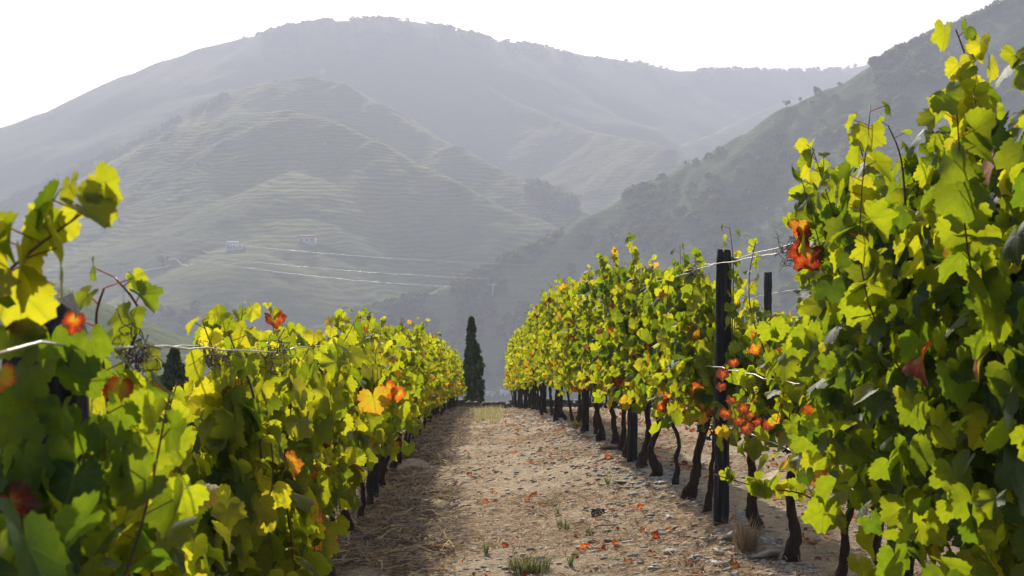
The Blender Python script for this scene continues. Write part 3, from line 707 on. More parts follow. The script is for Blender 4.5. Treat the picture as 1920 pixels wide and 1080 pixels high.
# ---------------------------------------------------------------- low stone wall at the end of the lane
mb = MB(); g = np.random.default_rng(5)
def rock(mb, c, s, g, flat=.5, c4=None):
    a = np.array([[0, 0, 1], [.89, 0, .45], [.28, .85, .45], [-.72, .53, .45], [-.72, -.53, .45], [.28, -.85, .45], [.72, .53, -.45], [-.28, .85, -.45], [-.89, 0, -.45], [-.28, -.85, -.45], [.72, -.53, -.45], [0, 0, -1]], float)
    f = [(0,1,2),(0,2,3),(0,3,4),(0,4,5),(0,5,1),(1,6,2),(2,7,3),(3,8,4),(4,9,5),(5,10,1),(2,6,7),(3,7,8),(4,8,9),(5,9,10),(1,10,6),(6,11,7),(7,11,8),(8,11,9),(9,11,10),(10,11,6)]
    v = a * (1 + g.uniform(-.42, .42, (12, 1))) * np.array(s) * [1, 1, flat]
    th = g.uniform(0, 6.28); ct, st = math.cos(th), math.sin(th)
    v = np.stack([v[:, 0] * ct - v[:, 1] * st, v[:, 0] * st + v[:, 1] * ct, v[:, 2]], -1) + g.normal(0, .03 * np.mean(s), (12, 3))
    mb.add(v + np.asarray(c), f, None, c4)
for row in range(4):
    x = -7.5 + .1 * row
    while x < 7.5:
        w_ = g.uniform(.14, .32); zb = float(ground_z(x, 52.2, False)) - .05 + row * .105
        if row < 3 or g.random() < .8: rock(mb, (x, 52.2 + g.normal(0, .02), zb), (w_ * .62, .2, .11), g, .75)
        x += w_
tag(mb.build('dry_stone_wall', M_wall), 'low dark dry stone wall closing the end of the lane', 'wall')

# ---------------------------------------------------------------- cypresses
def cypress(x, y, zb, h, w, label, seed):
    g = np.random.default_rng(seed); root = empty('cypress_tree', (x, y, zb))
    mb = MB(); tube(mb, [[0, 0, -.3], [0, 0, h * .5], [0, 0, h * .95]], [w * .10, w * .06, .01], 7, .1, g); mb.build('trunk', M_bark, root, True)
    N = 5200; t_ = g.beta(1.0, 1.25, N); th = g.uniform(0, 2 * math.pi, N)
    prof = np.interp(t_, [0, .08, .3, .6, .78, .9, 1], [.6, .9, 1.0, .78, .42, .26, .07])
    lump = np.clip(1 + 1.3 * fbm(th * 1.3 + seed, t_ * 11, seed, 3) * 1.6, .35, 1.7)
    r_ = w / 2 * prof * lump * np.sqrt(g.uniform(.2, 1.35, N))
    p = np.stack([np.cos(th) * r_, np.sin(th) * r_, .12 * h + t_ * h * .88], -1)
    tip = np.stack([np.cos(th) * .35, np.sin(th) * .35, np.ones(N)], -1) + g.normal(0, .35, (N, 3))
    nr = np.stack([np.cos(th), np.sin(th), np.zeros(N)], -1) + g.normal(0, .6, (N, 3))
    mb = MB(); leaves(mb, p, tip, nr, g.uniform(.12, .30, N) * (h / 5.5) ** .5 * 1.0, np.clip(g.normal(.45, .25, N), 0, 1), np.zeros(N), 'far', g)
    mb.build('crown', M_cypress, root); tag(root, label, 'cypress', 'cypress trees')
dC = 60.0; p0 = P(884, 800, dC); cypress(p0[0], dC, p0[2] - .4, (800 - 597) * dC / F + .4, .58, 'slim dark cypress standing at the end of the lane beyond the wall', 3)
dC = 44.0; p0 = P(326, 835, dC); cypress(p0[0], dC, p0[2], (835 - 655) * dC / F, 1.05, 'small dark cypress behind the left row above the valley', 4)

# ---------------------------------------------------------------- ground cover: straw, gravel, grass
g = np.random.default_rng(21)
def scatter_pts(n, xa, xb, ya, yb, p=1.6):
    y = ya + (yb - ya) * g.random(n) ** p; u = g.random(n); return xa(y) + (xb(y) - xa(y)) * u, y
def strands(n, xa, xb, ya, yb, lmin, lmax, cols, name, lift=.010, wd=.0014, p=1.6, up=0.0):
    x, y = scatter_pts(n * 2, xa, xb, ya, yb, p); kk = np.argsort(-(fbm(x * 1.6, y * .8, 33, 4) * 1.6 + g.random(n * 2)))[:n]; g.shuffle(kk); x, y = x[kk], y[kk]; z = ground_z(x, y) + g.uniform(0, lift, n)
    th = g.uniform(0, 2 * math.pi, n); L = g.uniform(lmin, lmax, n); dz = g.normal(0, .12, n) * L + up * L
    a = np.stack([x, y, z], -1); b_ = a + np.stack([np.cos(th) * L, np.sin(th) * L, dz], -1)
    mid = (a + b_) / 2 + np.stack([g.normal(0, .12, n) * L, g.normal(0, .12, n) * L, np.abs(g.normal(0, .1, n)) * L], -1)
    w_ = wd * g.uniform(.6, 1.5, n) * (1 + y / 14)
    sd_ = np.stack([-np.sin(th), np.cos(th), np.full(n, .4)], -1) * w_[:, None]
    V = np.stack([a - sd_, a + sd_, mid + sd_, mid - sd_, b_ + sd_ * .4, b_ - sd_ * .4], 1)
    q = np.array([[0, 1, 2, 3], [3, 2, 4, 5]]); Fq = (q[None] + (np.arange(n) * 6)[:, None, None]).reshape(-1, 4)
    cc = np.array(cols)[g.integers(0, len(cols), n)] * g.uniform(.7, 1.25, n)[:, None]
    cl = np.concatenate([cc, np.ones((n, 1))], 1)[:, None, :].repeat(6, 1)
    return tag(mesh_obj(name, V.reshape(-1, 3), Fq, M_straw, col=cl.reshape(-1, 4)), kind='stuff')
xa = lambda y: xl(y) - .5; xb = lambda y: xr(y) + 4.0
o = strands(52000, xa, lambda y: xr(y) + 1.2, 6.5, 52, .03, .16, [(.50,.36,.22),(.42,.28,.16),(.58,.46,.31),(.33,.22,.13),(.18,.12,.08),(.52,.32,.18)], 'straw', p=1.9)
tag(o, 'dry straw and cut stems strewn over the lane', 'straw')
o = strands(30000, lambda y: xl(y) - .3, lambda y: xl(y) + .75, 6, 52, .08, .22, [(.34,.26,.18),(.22,.17,.13),(.42,.30,.17),(.14,.11,.09),(.50,.36,.18)], 'dry_grass', lift=.05, wd=.003, up=.12)
tag(o, 'matted brown dry grass banked along the foot of the left row', 'dry grass')
# gravel
mb = MB(); n_ = 8000; x, y = scatter_pts(n_, lambda y: xl(y) + .3, lambda y: xr(y) + 3.0, 6.5, 52, 1.7)
bank = g.random(n_) < .55; x = np.where(bank, xr(y) - g.exponential(.35, n_) + .25, x); z = ground_z(x, y)
sz = g.uniform(.006, .022, n_) * (1 + y / 30)
for k in range(n_): rock(mb, (x[k], y[k], z[k] + .002), (sz[k] * 1.3, sz[k], sz[k]), g, .45)
tag(mb.build('gravel', M_stone), 'small pale schist chips over the lane and right bank', 'gravel', kind='stuff')
# stones as things
M_stone2 = M_stone
sp = []
for k in range(8):
    mb = MB(); rock(mb, (0, 0, 0), (1.3, .7, .9), g, .2); o_ = mb.build('stone', M_stone); sp.append(o_)
SP = [(1380,1012,.13,'pale flat slate stone lying at the foot of the tall dark post'), (1262,1037,.09,'pale wedge stone on the lower right bank of the lane'), (1350,1058,.08,'long grey stone at the bottom edge below the bank'),
      (1440,1040,.13,'big rounded grey boulder beside the thick vine base'), (1112,820,.16,'pale stone between trunks far up the right row'), (1150,840,.17,'grey block at the foot of the broad second post'),
      (1153,947,.07,'light flat stick-like stone in the middle of the right bank'), (1190,930,.08,'dark small stone high on the right bank'), (815,892,.05,'lone white stone on the left half of the lane'),
      (1165,905,.07,'dark grey stone beside the fourth trunk'), (1258,975,.07,'white chip of stone under the pair of twisted trunks')]
def unproj(px, py):
    lo, hi = 3.0, 52.0
    for _ in range(50):
        m_ = (lo + hi) / 2; p = P(px, py, m_)
        if p[2] > ground_z(p[0], m_, False): lo = m_
        else: hi = m_
    return P(px, py, lo)
cnt = [0]
def put(o_src, lst, p, s, rz, tilt=0.1):
    o_ = lst[o_src]; 
    if o_.get('used'): o_ = o_.copy(); C.objects.link(o_)
    o_['used'] = 1
    o_.location = p; o_.scale = (s, s, s); o_.rotation_euler = (g.normal(0, tilt), g.normal(0, tilt), rz); return o_
for px, py, s, lb in SP:
    p = unproj(px, py); p[2] = float(ground_z(p[0], p[1])) + s * .12
    tag(put(cnt[0] % 8, sp, p, s, g.uniform(0, 6)), lb, 'stone', 'stones on the right bank'); cnt[0] += 1
for k in range(150):
    y = 7.2 + 28 * g.random() ** 1.7; x = float(xr(y)) - g.exponential(.28) + .3 if k % 3 else float(g.uniform(xl(y) + .2, xr(y) + 2.5))
    s = float(g.uniform(.018, .048)) * (1 + y / 40)
    tag(put(k % 8, sp, (x, y, float(ground_z(x, y)) + s * .1), s, g.uniform(0, 6)), 'small grey schist stone lying loose on the lane or its right bank', 'stone', 'small loose stones')
# fallen leaves
fl = []
for k in range(8):
    mb = MB(); aut = [.6, .7, .78, .55, .8, .68, .9, .62][k]
    leaves(mb, np.array([[0, 0, 0.0]]), np.array([[0, 1, .1 * (k % 3)]], float), np.array([[.1, 0, 1]], float), np.array([1.0]), np.array([.5]), np.array([aut]), 'hero', np.random.default_rng(k))
    fl.append(mb.build('fallen_leaf', M_leaf))
FLP = [(1100,1028),(1118,1018),(1125,1032),(1152,1012),(1158,1025),(1112,1035),(945,1033),(1115,875),(1125,868),(1140,862),(1255,1000),(1262,995),(1225,1010),(880,893),(888,900),(1190,953),(980,775),(1020,783),(1035,780),(760,1062),(1310,1075),(1200,955),(1000,932)]
def put_leaf(k, x, y, s, lb, gr):
    tag(put(k % 8, fl, (x, y, float(ground_z(x, y)) + .012), s, g.uniform(0, 6), .45), lb, 'leaf', gr)
for k, (px, py) in enumerate(FLP):
    p = unproj(px, py); put_leaf(k, p[0], p[1], float(g.uniform(.07, .11)), 'bright red fallen vine leaf on the bare lane', 'fallen leaves on the lane')
for k in range(95):
    y = 7.5 + 30 * g.random() ** 1.3; x = float(g.uniform(xl(y) + .3, xr(y))); put_leaf(k, x, y, float(g.uniform(.03, .07)) * (1 + y / 60), 'bright red fallen vine leaf on the bare lane', 'fallen leaves on the lane')
for k in range(150):
    y = 7.5 + 22 * g.random() ** 1.2; x = float(xr(y) + g.uniform(.3, 2.3)); put_leaf(k, x, y, float(g.uniform(.06, .11)), 'fallen orange red vine leaf on the ground beyond the right trunks', 'fallen leaves beyond the right row')
mb = MB(); n_ = 1500; y = 7.5 + 42 * g.random(n_) ** 1.1; x = np.where(g.random(n_) < .5, xr(y) + g.uniform(.1, 2.6, n_), g.uniform(0, 1, n_) * (xr(y) - xl(y)) + xl(y))
pp = np.stack([x, y, ground_z(x, y) + .01], -1)
th = g.uniform(0, 6.28, n_); leaves(mb, pp, np.stack([np.cos(th), np.sin(th), g.normal(0, .3, n_)], -1), np.stack([g.normal(0, .35, n_), g.normal(0, .35, n_), np.ones(n_)], -1), g.uniform(.02, .06, n_), g.random(n_), g.choice([.55, .68, .8, .95, 1.0], n_), 'far', g)
tag(mb.build('leaf_litter', M_leaf), 'crumbled red and brown leaf fragments spread over the ground', 'leaf litter', kind='stuff')
# twigs
for k, (px, py, L) in enumerate([(1115,990,.28), (860,1010,.22), (905,925,.35), (790,1030,.25), (1090,960,.12), (840,960,.2), (1010,965,.15), (1070,985,.2)]):
    p = unproj(px, py); q = np.cumsum(np.concatenate([[[0, 0, 0]], np.stack([g.uniform(.6, 1.2, 5), g.normal(0, .35, 5), g.normal(0, .1, 5)], -1) * L / 5]), 0)
    mb = MB(); tube(mb, smooth_path(q, 2), .0045, 5, .15); o_ = mb.build('twig', M_twig); o_.location = (p[0], p[1], float(ground_z(p[0], p[1])) + .012); o_.rotation_euler.z = g.uniform(-.5, .5)
    tag(o_, 'thin dark crooked twig lying on the lane', 'twig', 'twigs on the lane')
mb = MB()
for k in range(5):
    a = np.linspace(0, 5.5, 14); q = np.stack([np.cos(a) * .05, np.sin(a) * .035 + k * .012, .035 + np.sin(a + k) * .03], -1) + g.normal(0, .004, (14, 3)); tube(mb, q, .005, 5, .2)
p = unproj(1122, 968); o_ = mb.build('dried_stem_curl', M_twig); o_.location = (p[0], p[1], float(ground_z(p[0], p[1]))); tag(o_, 'small black curled dry stem on the middle of the lane', 'dry stem')

# grass tufts
def tuft(p, n_, h, sp_, cols, label, group=None, name='grass_tuft', seed=0):
    g = np.random.default_rng(seed); th = g.uniform(0, 2 * math.pi, n_); r0 = sp_ * .35 * np.sqrt(g.random(n_))
    a = np.stack([np.cos(th) * r0, np.sin(th) * r0, np.zeros(n_)], -1); out = g.uniform(.1, .8, n_) * h
    L = h * g.uniform(.5, 1.1, n_)
    ph = th + g.normal(0, .5, n_)
    mid = a + np.stack([np.cos(ph) * out * .35, np.sin(ph) * out * .35, L * .6], -1); b_ = a + np.stack([np.cos(ph) * out, np.sin(ph) * out, L * g.uniform(.7, 1.0, n_)], -1)
    sd_ = np.stack([-np.sin(ph), np.cos(ph), np.zeros(n_)], -1) * g.uniform(.0012, .003, n_)[:, None] * (1 + p[1] / 25)
    V = np.stack([a - sd_, a + sd_, mid + sd_ * .8, mid - sd_ * .8, b_ + sd_ * .2, b_ - sd_ * .2], 1); q = np.array([[0, 1, 2, 3], [3, 2, 4, 5]])
    cc = np.array(cols)[g.integers(0, len(cols), n_)] * g.uniform(.7, 1.2, n_)[:, None]; cl = np.concatenate([cc, np.ones((n_, 1))], 1)[:, None, :].repeat(6, 1)
    o_ = mesh_obj(name, V.reshape(-1, 3), (q[None] + (np.arange(n_) * 6)[:, None, None]).reshape(-1, 4), M_straw, col=cl.reshape(-1, 4)); o_.location = p
    tag(o_, label, 'grass', group); return o_
def gp(px, py): p = unproj(px, py); return (p[0], p[1], float(ground_z(p[0], p[1])))
GR = [(.16,.19,.06),(.28,.26,.10),(.40,.33,.17),(.10,.13,.05)]
tuft(gp(992, 1076), 420, .10, .35, GR, 'green brown grass tuft at the bottom edge of the lane', 'grass tufts', seed=1)
tuft(gp(1030, 943), 220, .06, .28, [(.48,.35,.18),(.40,.28,.14),(.22,.2,.08)], 'flat straw coloured grass tuft right of the lane centre', 'grass tufts', seed=2)
tuft(gp(1400, 1030), 160, .22, .2, [(.42,.30,.18),(.30,.22,.14)], 'tall brown dry grass beside the tall post foot', 'grass tufts', seed=3)
tuft(gp(1085, 805), 160, .16, .2, [(.30,.33,.10),(.4,.36,.15)], 'yellow green grass tuft among the far right trunks', 'grass tufts', seed=4)
tuft(gp(820, 1000), 90, .09, .2, GR, 'sparse green grass tuft on the left of the lane', 'grass tufts', seed=6)
k = 0
for px, py in [(1050,990),(1062,995),(1105,1000),(1140,908),(910,1045),(690,985),(880,860),(1012,848),(900,945),(1045,965),(1070,1065),(840,930)]:
    tuft(gp(px, py), 22, .09, .05, [(.12,.18,.05),(.2,.24,.08)], 'tiny green sprout standing alone in the lane gravel', 'green sprouts in the lane', 'sprout', seed=30 + k); k += 1
# pale grass growing down the middle of the far lane
mb = MB(); n_ = 5200; y = g.uniform(24, 51, n_); c_ = (xl(y) + xr(y)) / 2 + .02; x = c_ + g.normal(0, .26, n_) * np.where(y > 38, 1.2, .8); keep = fbm(x * 2, y * .6, 77, 3) > -.12 + .25 * (y < 34); x, y = x[keep], y[keep]; n_ = len(x)
a = np.stack([x, y, ground_z(x, y)], -1); L = g.uniform(.06, .24, n_) * np.where(y > 38, 1.0, .55) * g.uniform(.4, 1.3, n_); th = g.uniform(0, 6.28, n_)
b_ = a + np.stack([np.cos(th) * L * .3, np.sin(th) * L * .3, L], -1); sd_ = np.stack([np.ones(n_), np.zeros(n_), np.zeros(n_)], -1) * .006
cc = np.array([(.42,.37,.18),(.30,.30,.12),(.56,.48,.28),(.24,.25,.10)])[g.integers(0, 4, n_)] * g.uniform(.8, 1.2, n_)[:, None]
cl = np.concatenate([cc, np.ones((n_, 1))], 1)[:, None, :].repeat(3, 1)
o = mesh_obj('grass', np.stack([a - sd_, a + sd_, b_], 1).reshape(-1, 3), np.arange(n_ * 3).reshape(-1, 3), M_straw, col=cl.reshape(-1, 4)); tag(o, 'pale green grass growing along the middle of the far lane', 'grass', kind='stuff')

# ---------------------------------------------------------------- far: scrub, trees, houses, poles, power lines
g = np.random.default_rng(77)
def terr_pt(px, d):
    x = (px - 960) * d / F; z, _, _ = terrain_z(np.array([x]), np.array([float(d)])); return x, float(z[0])
def hill_hit(px, py, lo=400, hi=3200):
    """first point of the terrain seen at that place"""
    ds = np.arange(lo, hi, 4.0); x = (px - 960) * ds / F; zl_ = (EYE - py) * ds / F; z, _, _ = terrain_z(x, ds)
    w_ = np.where(z >= zl_)[0]
    if not len(w_): return None
    k = w_[0]; return np.array([x[k], ds[k], z[k]])
ICO_V = np.array([[0, 0, 1], [.89, 0, .45], [.28, .85, .45], [-.72, .53, .45], [-.72, -.53, .45], [.28, -.85, .45], [.72, .53, -.45], [-.28, .85, -.45], [-.89, 0, -.45], [-.28, -.85, -.45], [.72, -.53, -.45], [0, 0, -1]], float)
def clump_cloud(name, px, d, sz, per=26, mat=M_scrub):
    """bushes as loose clouds of leafy tufts; px,d arrays"""
    x = (px - 960) * d / F; z, _, _ = terrain_z(x, d); ok = z > VALLEY + 5.5; x, d, z, sz = x[ok], d[ok], z[ok], sz[ok]; n_ = len(x)
    th = g.uniform(0, 2 * math.pi, (n_, per)); u = g.uniform(-.25, 1, (n_, per)); r_ = np.sqrt(np.clip(1 - u * u, 0, 1)) * g.uniform(.6, 1.05, (n_, per))
    p = np.stack([x[:, None] + np.cos(th) * r_ * sz[:, None], d[:, None] + np.sin(th) * r_ * sz[:, None], z[:, None] + (u * .9 + .25) * sz[:, None]], -1).reshape(-1, 3)
    nn = np.stack([np.cos(th) * r_, np.sin(th) * r_, u + .3], -1).reshape(-1, 3) + g.normal(0, .35, (n_ * per, 3))
    tt = g.normal(0, 1, (n_ * per, 3)); tin = np.repeat(np.clip(g.normal(.5, .22, n_), 0, 1), per)
    mb = MB(); leaves(mb, p, tt, nn, np.repeat(sz, per) * g.uniform(.55, 1.0, n_ * per), tin, np.zeros(n_ * per), 'far', g)
    return tag(mb.build(name, mat), kind='stuff')
# wood on the right ridge's face and along its crest
n_ = 4200; px = g.uniform(620, 2050, n_)
cr = np.array([(p[0], p[2]) for p in RIDGES[7][0]][::-1]); cy_ = np.array([(p[0], p[1]) for p in RIDGES[7][0]][::-1])
dc = np.interp(px, cr[:, 0], cr[:, 1]); zc = (EYE - np.interp(px, cy_[:, 0], cy_[:, 1])) * dc / F
run = (zc + 50) / .72
d = dc + 12 - (run + 10) * g.random(n_) ** 1.1
keep = (fbm(px / 60, d / 60, 7, 3) > -.12) & ~((px > 1250) & (px < 1640) & (d > dc - 70) & (g.random(n_) < .9)); px, d = px[keep], d[keep]
o = clump_cloud('hillside_scrub', px, d, g.uniform(1.6, 3.8, len(px)) * np.where(px > 1640, 1.25, 1.0)); tag(o, 'dark scrub and low trees covering the right hillside', 'scrub')
# crest woods
px = g.uniform(1640, 2050, 320); dc = np.interp(px, cr[:, 0], cr[:, 1]); o = clump_cloud('ridge_wood', px, dc + g.uniform(-14, 6, 320), g.uniform(3.0, 6.0, 320)); tag(o, 'dark wood along the top of the right ridge', 'wood')
# band of trees along the left arm of the middle spur, patches in the hollow
rr_ = RIDGES[4][0]; cx4 = np.array([p[0] for p in rr_]); cd4 = np.array([p[2] for p in rr_])
px = np.concatenate([g.uniform(-100, 470, 520), g.uniform(990, 1080, 90)]); d = np.interp(px, cx4, cd4) + g.normal(-14, 22, len(px)); k_ = np.concatenate([fbm(px[:520] / 35, px[:520] * 0, 5, 2) > -.18, np.ones(90, bool)])
o = clump_cloud('spur_wood', px[k_], d[k_], g.uniform(3.5, 8, int(k_.sum()))); tag(o, 'hazy band of trees down the left shoulder of the middle hill', 'wood')
px = np.concatenate([g.uniform(480, 920, 560), g.uniform(900, 1640, 560)]); rr_ = RIDGES[0][0]; d = np.interp(px, [p[0] for p in rr_], [p[2] for p in rr_]) + g.uniform(-260, 0, len(px)) * g.random(len(px)); k_ = fbm(px / 40, d / 60, 15, 3) > -.05
o = clump_cloud('summit_scrub', px[k_], d[k_], g.uniform(3.0, 6.5, int(k_.sum())), 18); tag(o, 'pale hazy scrub under the skyline of the far mountain', 'scrub')
# valley trees at the left, seen below the wire
px = g.uniform(120, 560, 500); d = g.uniform(640, 1080, 500); o = clump_cloud('valley_wood', px, d, g.uniform(2.5, 5.5, 500)); tag(o, 'grey green trees on the valley floor seen below the left wire', 'wood')

# single trees on the skyline
def tree_proto(seed, h=10.0, w=7.0):
    g = np.random.default_rng(seed); root = empty('tree', (0, 0, 0)); mb = MB()
    tube(mb, [[0, 0, -1.5], [g.normal(0, .1), 0, h * .35], [g.normal(0, .3), 0, h * .75]], [.35, .24, .1], 6, .1, g)
    for k in range(4):
        a = k * 1.6 + g.random(); tube(mb, [[0, 0, h * .35], [math.cos(a) * w * .18, math.sin(a) * w * .18, h * .55], [math.cos(a) * w * .33, math.sin(a) * w * .33, h * .68]], [.16, .1, .04], 5)
    mb.build('trunk', M_bark, root, True)
    mb = MB(); nc = 9; cs = np.stack([g.normal(0, w * .2, nc), g.normal(0, w * .2, nc), h * g.uniform(.5, .9, nc)], -1); rs = g.uniform(.13, .24, nc) * w; per = 55
    dr = g.normal(0, 1, (nc, per, 3)); dr /= np.linalg.norm(dr, axis=2)[..., None]; p = (cs[:, None] + dr * rs[:, None, None] * g.uniform(.5, 1.05, (nc, per, 1))).reshape(-1, 3); N = len(p)
    leaves(mb, p, g.normal(0, 1, (N, 3)), dr.reshape(-1, 3) + g.normal(0, .4, (N, 3)), g.uniform(.5, 1.1, N), np.clip(g.normal(.45, .22, N), 0, 1), np.zeros(N), 'far', g)
    mb.build('crown', M_scrub, root); return root
tp_ = [tree_proto(s, 9 + s % 3, 6.5 + s % 2 * 1.5) for s in (1, 2, 3, 4)]; tu = set()
def put_tree(k, px, d, s, label, group):
    o_ = tp_[k % 4] if k % 4 not in tu else copy_tree(tp_[k % 4]); tu.add(k % 4); x, z = terr_pt(px, d); o_.location = (x, d, z - 2.6 * s); o_.scale = (s,) * 3; o_.rotation_euler.z = k * 1.3
    tag(o_, label, 'tree', group)
k = 0
sk = RIDGES[0][0]; skd = lambda px: float(np.interp(px, [p[0] for p in sk], [p[2] for p in sk]))
for px in [103, 112, 122, 170, 460, 530, 538, 550, 562, 612, 622, 640, 655, 690, 700, 735, 745, 752, 765, 780, 800, 812, 905, 930, 945, 975, 985, 1000, 1012]:
    put_tree(k, px + random.uniform(-2, 2), skd(px) + 4, random.uniform(.6, 1.35), 'small tree on the skyline of the round main mountain', 'skyline trees of the main mountain'); k += 1
for px in [1160, 1172, 1190, 1205, 1228, 1238, 1312, 1325, 1334, 1342, 1350, 1362, 1378, 1392, 1405, 1414, 1422, 1433, 1445, 1458, 1470, 1484, 1497, 1510, 1520, 1532, 1545, 1575, 1590, 1605]:
    put_tree(k, px + random.uniform(-3, 3), skd(px) + 4, random.uniform(.7, 1.5), 'small tree on the low saddle skyline between mountain and right ridge', 'skyline trees of the saddle'); k += 1
for px, s, lb in [(1530, .8, 'round dark bush-like tree highest on the terraced edge of the right ridge'), (1475, .75, 'lone round tree lower on the terraced edge of the right ridge'), (1500, .5, 'smallest tree between the two round ones on the right ridge edge')]:
    put_tree(k, px, 1148, s, lb, 'lone trees on the right ridge edge'); k += 1
for px, py, s, lb in [(305, 500, 1.2, 'slim dark tree by the pale track on the hill across the valley'), (858, 565, 1.6, 'lit round tree at the foot of the right ridge'), (1080, 385, 1.5, 'pale tree in the hollow behind the right ridge')]:
    h_ = hill_hit(px, py + 6)
    if h_ is not None:
        o_ = copy_tree(tp_[k % 4]); o_.location = h_; o_.scale = (s,) * 3 if k else (1, 1, 1); tag(o_, lb, 'tree', 'trees across the valley'); k += 1

# houses
M_white = simple('white_render', [(0.3, (0.50, 0.50, 0.49)), (0.7, (0.62, 0.62, 0.60))], 2, 0.9, 0.1, 0.02)
M_tile = simple('clay_tile', [(0.3, (0.42, 0.16, 0.09)), (0.7, (0.6, 0.28, 0.17))], 2, 0.9, 0.5, 0.05)
M_dark = simple('dark_opening', [(0.3, (0.03, 0.03, 0.035)), (0.7, (0.06, 0.06, 0.07))], 2, 0.4, 0.1, 0.02)
M_pale = simple('pale_track', [(0.3, (0.45, 0.40, 0.33)), (0.7, (0.6, 0.55, 0.46))], .5, 0.95, 0.3, 0.1)
M_metal = simple('pole_metal', [(0.3, (0.45, 0.45, 0.45)), (0.7, (0.6, 0.6, 0.6))], 2, 0.6, 0.1, 0.01)
def boxv(x0, x1, y0, y1, z0, z1):
    v = [(x, y, z) for z in (z0, z1) for y in (y0, y1) for x in (x0, x1)]
    return v, [(0, 2, 3, 1), (4, 5, 7, 6), (0, 1, 5, 4), (2, 6, 7, 3), (0, 4, 6, 2), (1, 3, 7, 5)]
def house(px, py, wpx, hpx, label, roofm=None, nw=3, yaw=0.0, flat=False, name='farmhouse'):
    p = hill_hit(px, py)
    if p is None: return
    s = p[1] / F; w_ = wpx * s; h_ = hpx * s; dp = w_ * .5
    root = empty(name, tuple(p)); root.rotation_euler.z = yaw
    mb = MB(); v, q = boxv(-w_ / 2, w_ / 2, -dp / 2, dp / 2, -h_ * .9, h_ * .68); mb.add(v, None, q); mb.build('wall', M_white, root)
    mb = MB(); z0 = h_ * .68 + .003; e = w_ * .03; rz = h_ * (.34 if not flat else .12)
    v = [(-w_/2-e, -dp/2-e, z0), (w_/2+e, -dp/2-e, z0), (w_/2+e, dp/2+e, z0), (-w_/2-e, dp/2+e, z0), (-w_/2-e, 0, z0+rz), (w_/2+e, 0, z0+rz)]
    mb.add(v, [(0, 4, 3), (1, 2, 5)], [(0, 1, 5, 4), (2, 3, 4, 5), (0, 3, 2, 1)]); mb.build('roof', roofm or M_tile, root)
    for k in range(nw):
        mb = MB(); xc = (-.5 + (k + .5) / nw) * w_; ww = w_ / nw * .18
        v, q = boxv(xc - ww, xc + ww, -dp / 2 - .06, -dp / 2 + .1, h_ * .12, h_ * .42); mb.add(v, None, q); mb.build('window', M_dark, root)
    tag(root, label, 'house', 'houses across the valley')
house(436, 470, 22, 16, 'long white house with stepped front low on the opposite hill', M_white, 4, .2)
house(454, 468, 14, 14, 'white block beside the long white house on the opposite hill', M_white, 2, .2, True)
house(577, 456, 29, 13, 'white house with orange tiled roof right of the long white one', None, 3, -.1)
house(604, 140, 12, 8, 'tiny pale house on the crest of the middle hill', None, 2)
house(101, 216, 9, 6, 'tiny white house on the skyline at the left', M_white, 2)
for px, py in [(212, 244), (610, 273), (1008, 276), (1158, 393), (1438, 394), (262, 350)]:
    house(px, py, 4.5, 4, 'tiny white stone hut, a single bright dot on the slopes', M_white, 1, flat=True, name='hut')
for px in (915, 925, 941, 950):
    house(px, 741, 8, 7, 'small white building by the water beyond the end wall', M_white if px != 925 else None, 2, random.uniform(-.3, .3))
# pale tracks: ribbons draped on the hill
def track(pts, wpx, label, name='path'):
    P3 = [];
    for px, py in pts:
        h_ = hill_hit(px, py)
        if h_ is not None: P3.append(h_)
    if len(P3) < 2: return
    P3 = smooth_path(P3, 6); z, _, _ = terrain_z(P3[:, 0], P3[:, 1]); P3[:, 2] = np.maximum(z, P3[:, 2] - 2) + .9
    w_ = wpx * P3[:, 1] / F
    V = np.concatenate([P3 + np.stack([w_ * 0, w_ * 1.2, w_ * .55], -1), P3 - np.stack([w_ * 0, w_ * .8, w_ * .45], -1)]); n_ = len(P3)
    q = [(k, k + 1, n_ + k + 1, n_ + k) for k in range(n_ - 1)]
    o_ = mesh_obj(name, V, np.array(q), M_pale); tag(o_, kind='structure')
track([(315, 492), (335, 495), (362, 499)], 2.2, '')
track([(255, 520), (285, 508), (320, 501)], 1.8, '')
track([(745, 561), (775, 559), (800, 557), (820, 553)], 2.0, '')
track([(1074, 388), (1077, 378), (1078, 368)], 3.0, '')
track([(380, 472), (410, 474), (425, 474)], 1.6, '')

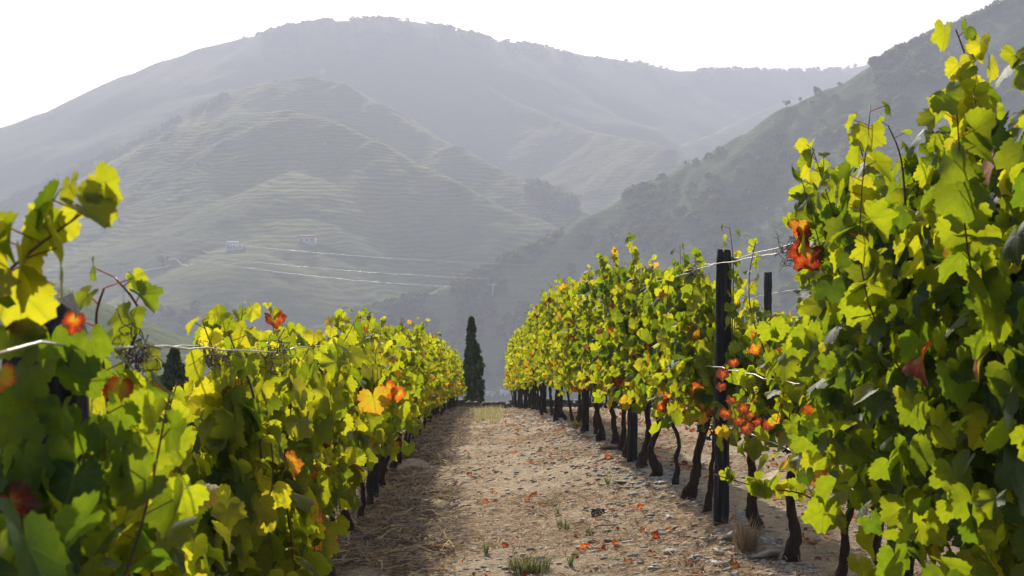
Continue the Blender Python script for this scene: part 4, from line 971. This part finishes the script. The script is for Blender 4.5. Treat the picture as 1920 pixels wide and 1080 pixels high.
# poles and power lines
def pole(px, py0, py1, d, label):
    a = P(px, py0, d); b_ = P(px, py1, d); mb = MB(); h = a[2] - b_[2]
    tube(mb, [[0, 0, 0], [0, 0, h]], [.5, .3], 8); root = empty('power_pole', tuple(b_)); mb.build('mast', M_metal, root, True)
    mb = MB(); v, q = boxv(-2.4, 2.4, -.2, .2, h - .9, h - .4); mb.add(v, None, q); mb.build('crossarm', M_metal, root)
    tag(root, label, 'pole', 'power poles'); return a
pA = pole(232, 492, 575, 640, 'white power pole standing in the valley behind the left row')
pB = pole(924, 532, 556, 800, 'pale power pole at the foot of the right ridge')
def line(a, b_, sag, label, r_=.055):
    t_ = np.linspace(0, 1, 40)[:, None]; q = a * (1 - t_) + b_ * t_; q[:, 2] -= (4 * sag * t_ * (1 - t_))[:, 0]
    mb = MB(); tube(mb, q, r_, 5); tag(mb.build('power_line', M_wire, None, True), label, 'power line', 'power lines across the valley')
line(P(200, 428, 900), P(1010, 497, 850), 4.0, 'highest power line strung over the valley')
line(P(300, 470, 880), P(930, 523, 820), 2.5, 'middle power line strung over the valley')
line(P(230, 462, 860), P(860, 538, 800), 4.0, 'lowest power line strung over the valley')

# vineyard rows on the knoll at the left
for k in range(12):
    mb = MB(); ds = np.arange(400, 452, 1.2); pts_ = []
    t_ = k / 12
    px0 = -40 + 17 * k
    for d_ in ds:
        x = (px0 + (452 - d_) * 1.5 - 960) * 450 / F; zt, _, _ = terrain_z(np.array([x]), np.array([d_])); pts_.append([x, d_, float(zt[0]) + .3])
    tube(mb, pts_, .42, 6, .5, c=(.6, .12 if k % 3 else .3, 0, .6)); tag(mb.build('hedge_row', M_scrub), 'thin reddish vine row on the small knoll behind the broken post', 'vine row', 'vine rows on the left knoll')

# ---------------------------------------------------------------- haze: one even box of air round everything
hz, n, l, b = mat_new('haze_air'); n.remove(b)
pv = n.new('ShaderNodeVolumePrincipled'); pv.inputs['Color'].default_value = (0.66, 0.70, 0.85, 1); pv.inputs['Density'].default_value = 0.0005; pv.inputs['Anisotropy'].default_value = 0.1
l.new(pv.outputs[0], n['Material Output'].inputs['Volume'])
v, q = boxv(-5600, 5600, -700, 7000, -60, 640)
tag(mesh_obj('haze', np.array(v, float), np.array(q), hz), kind='stuff')
for o_ in list(bpy.data.objects):
    if 'used' in o_.keys(): del o_['used']
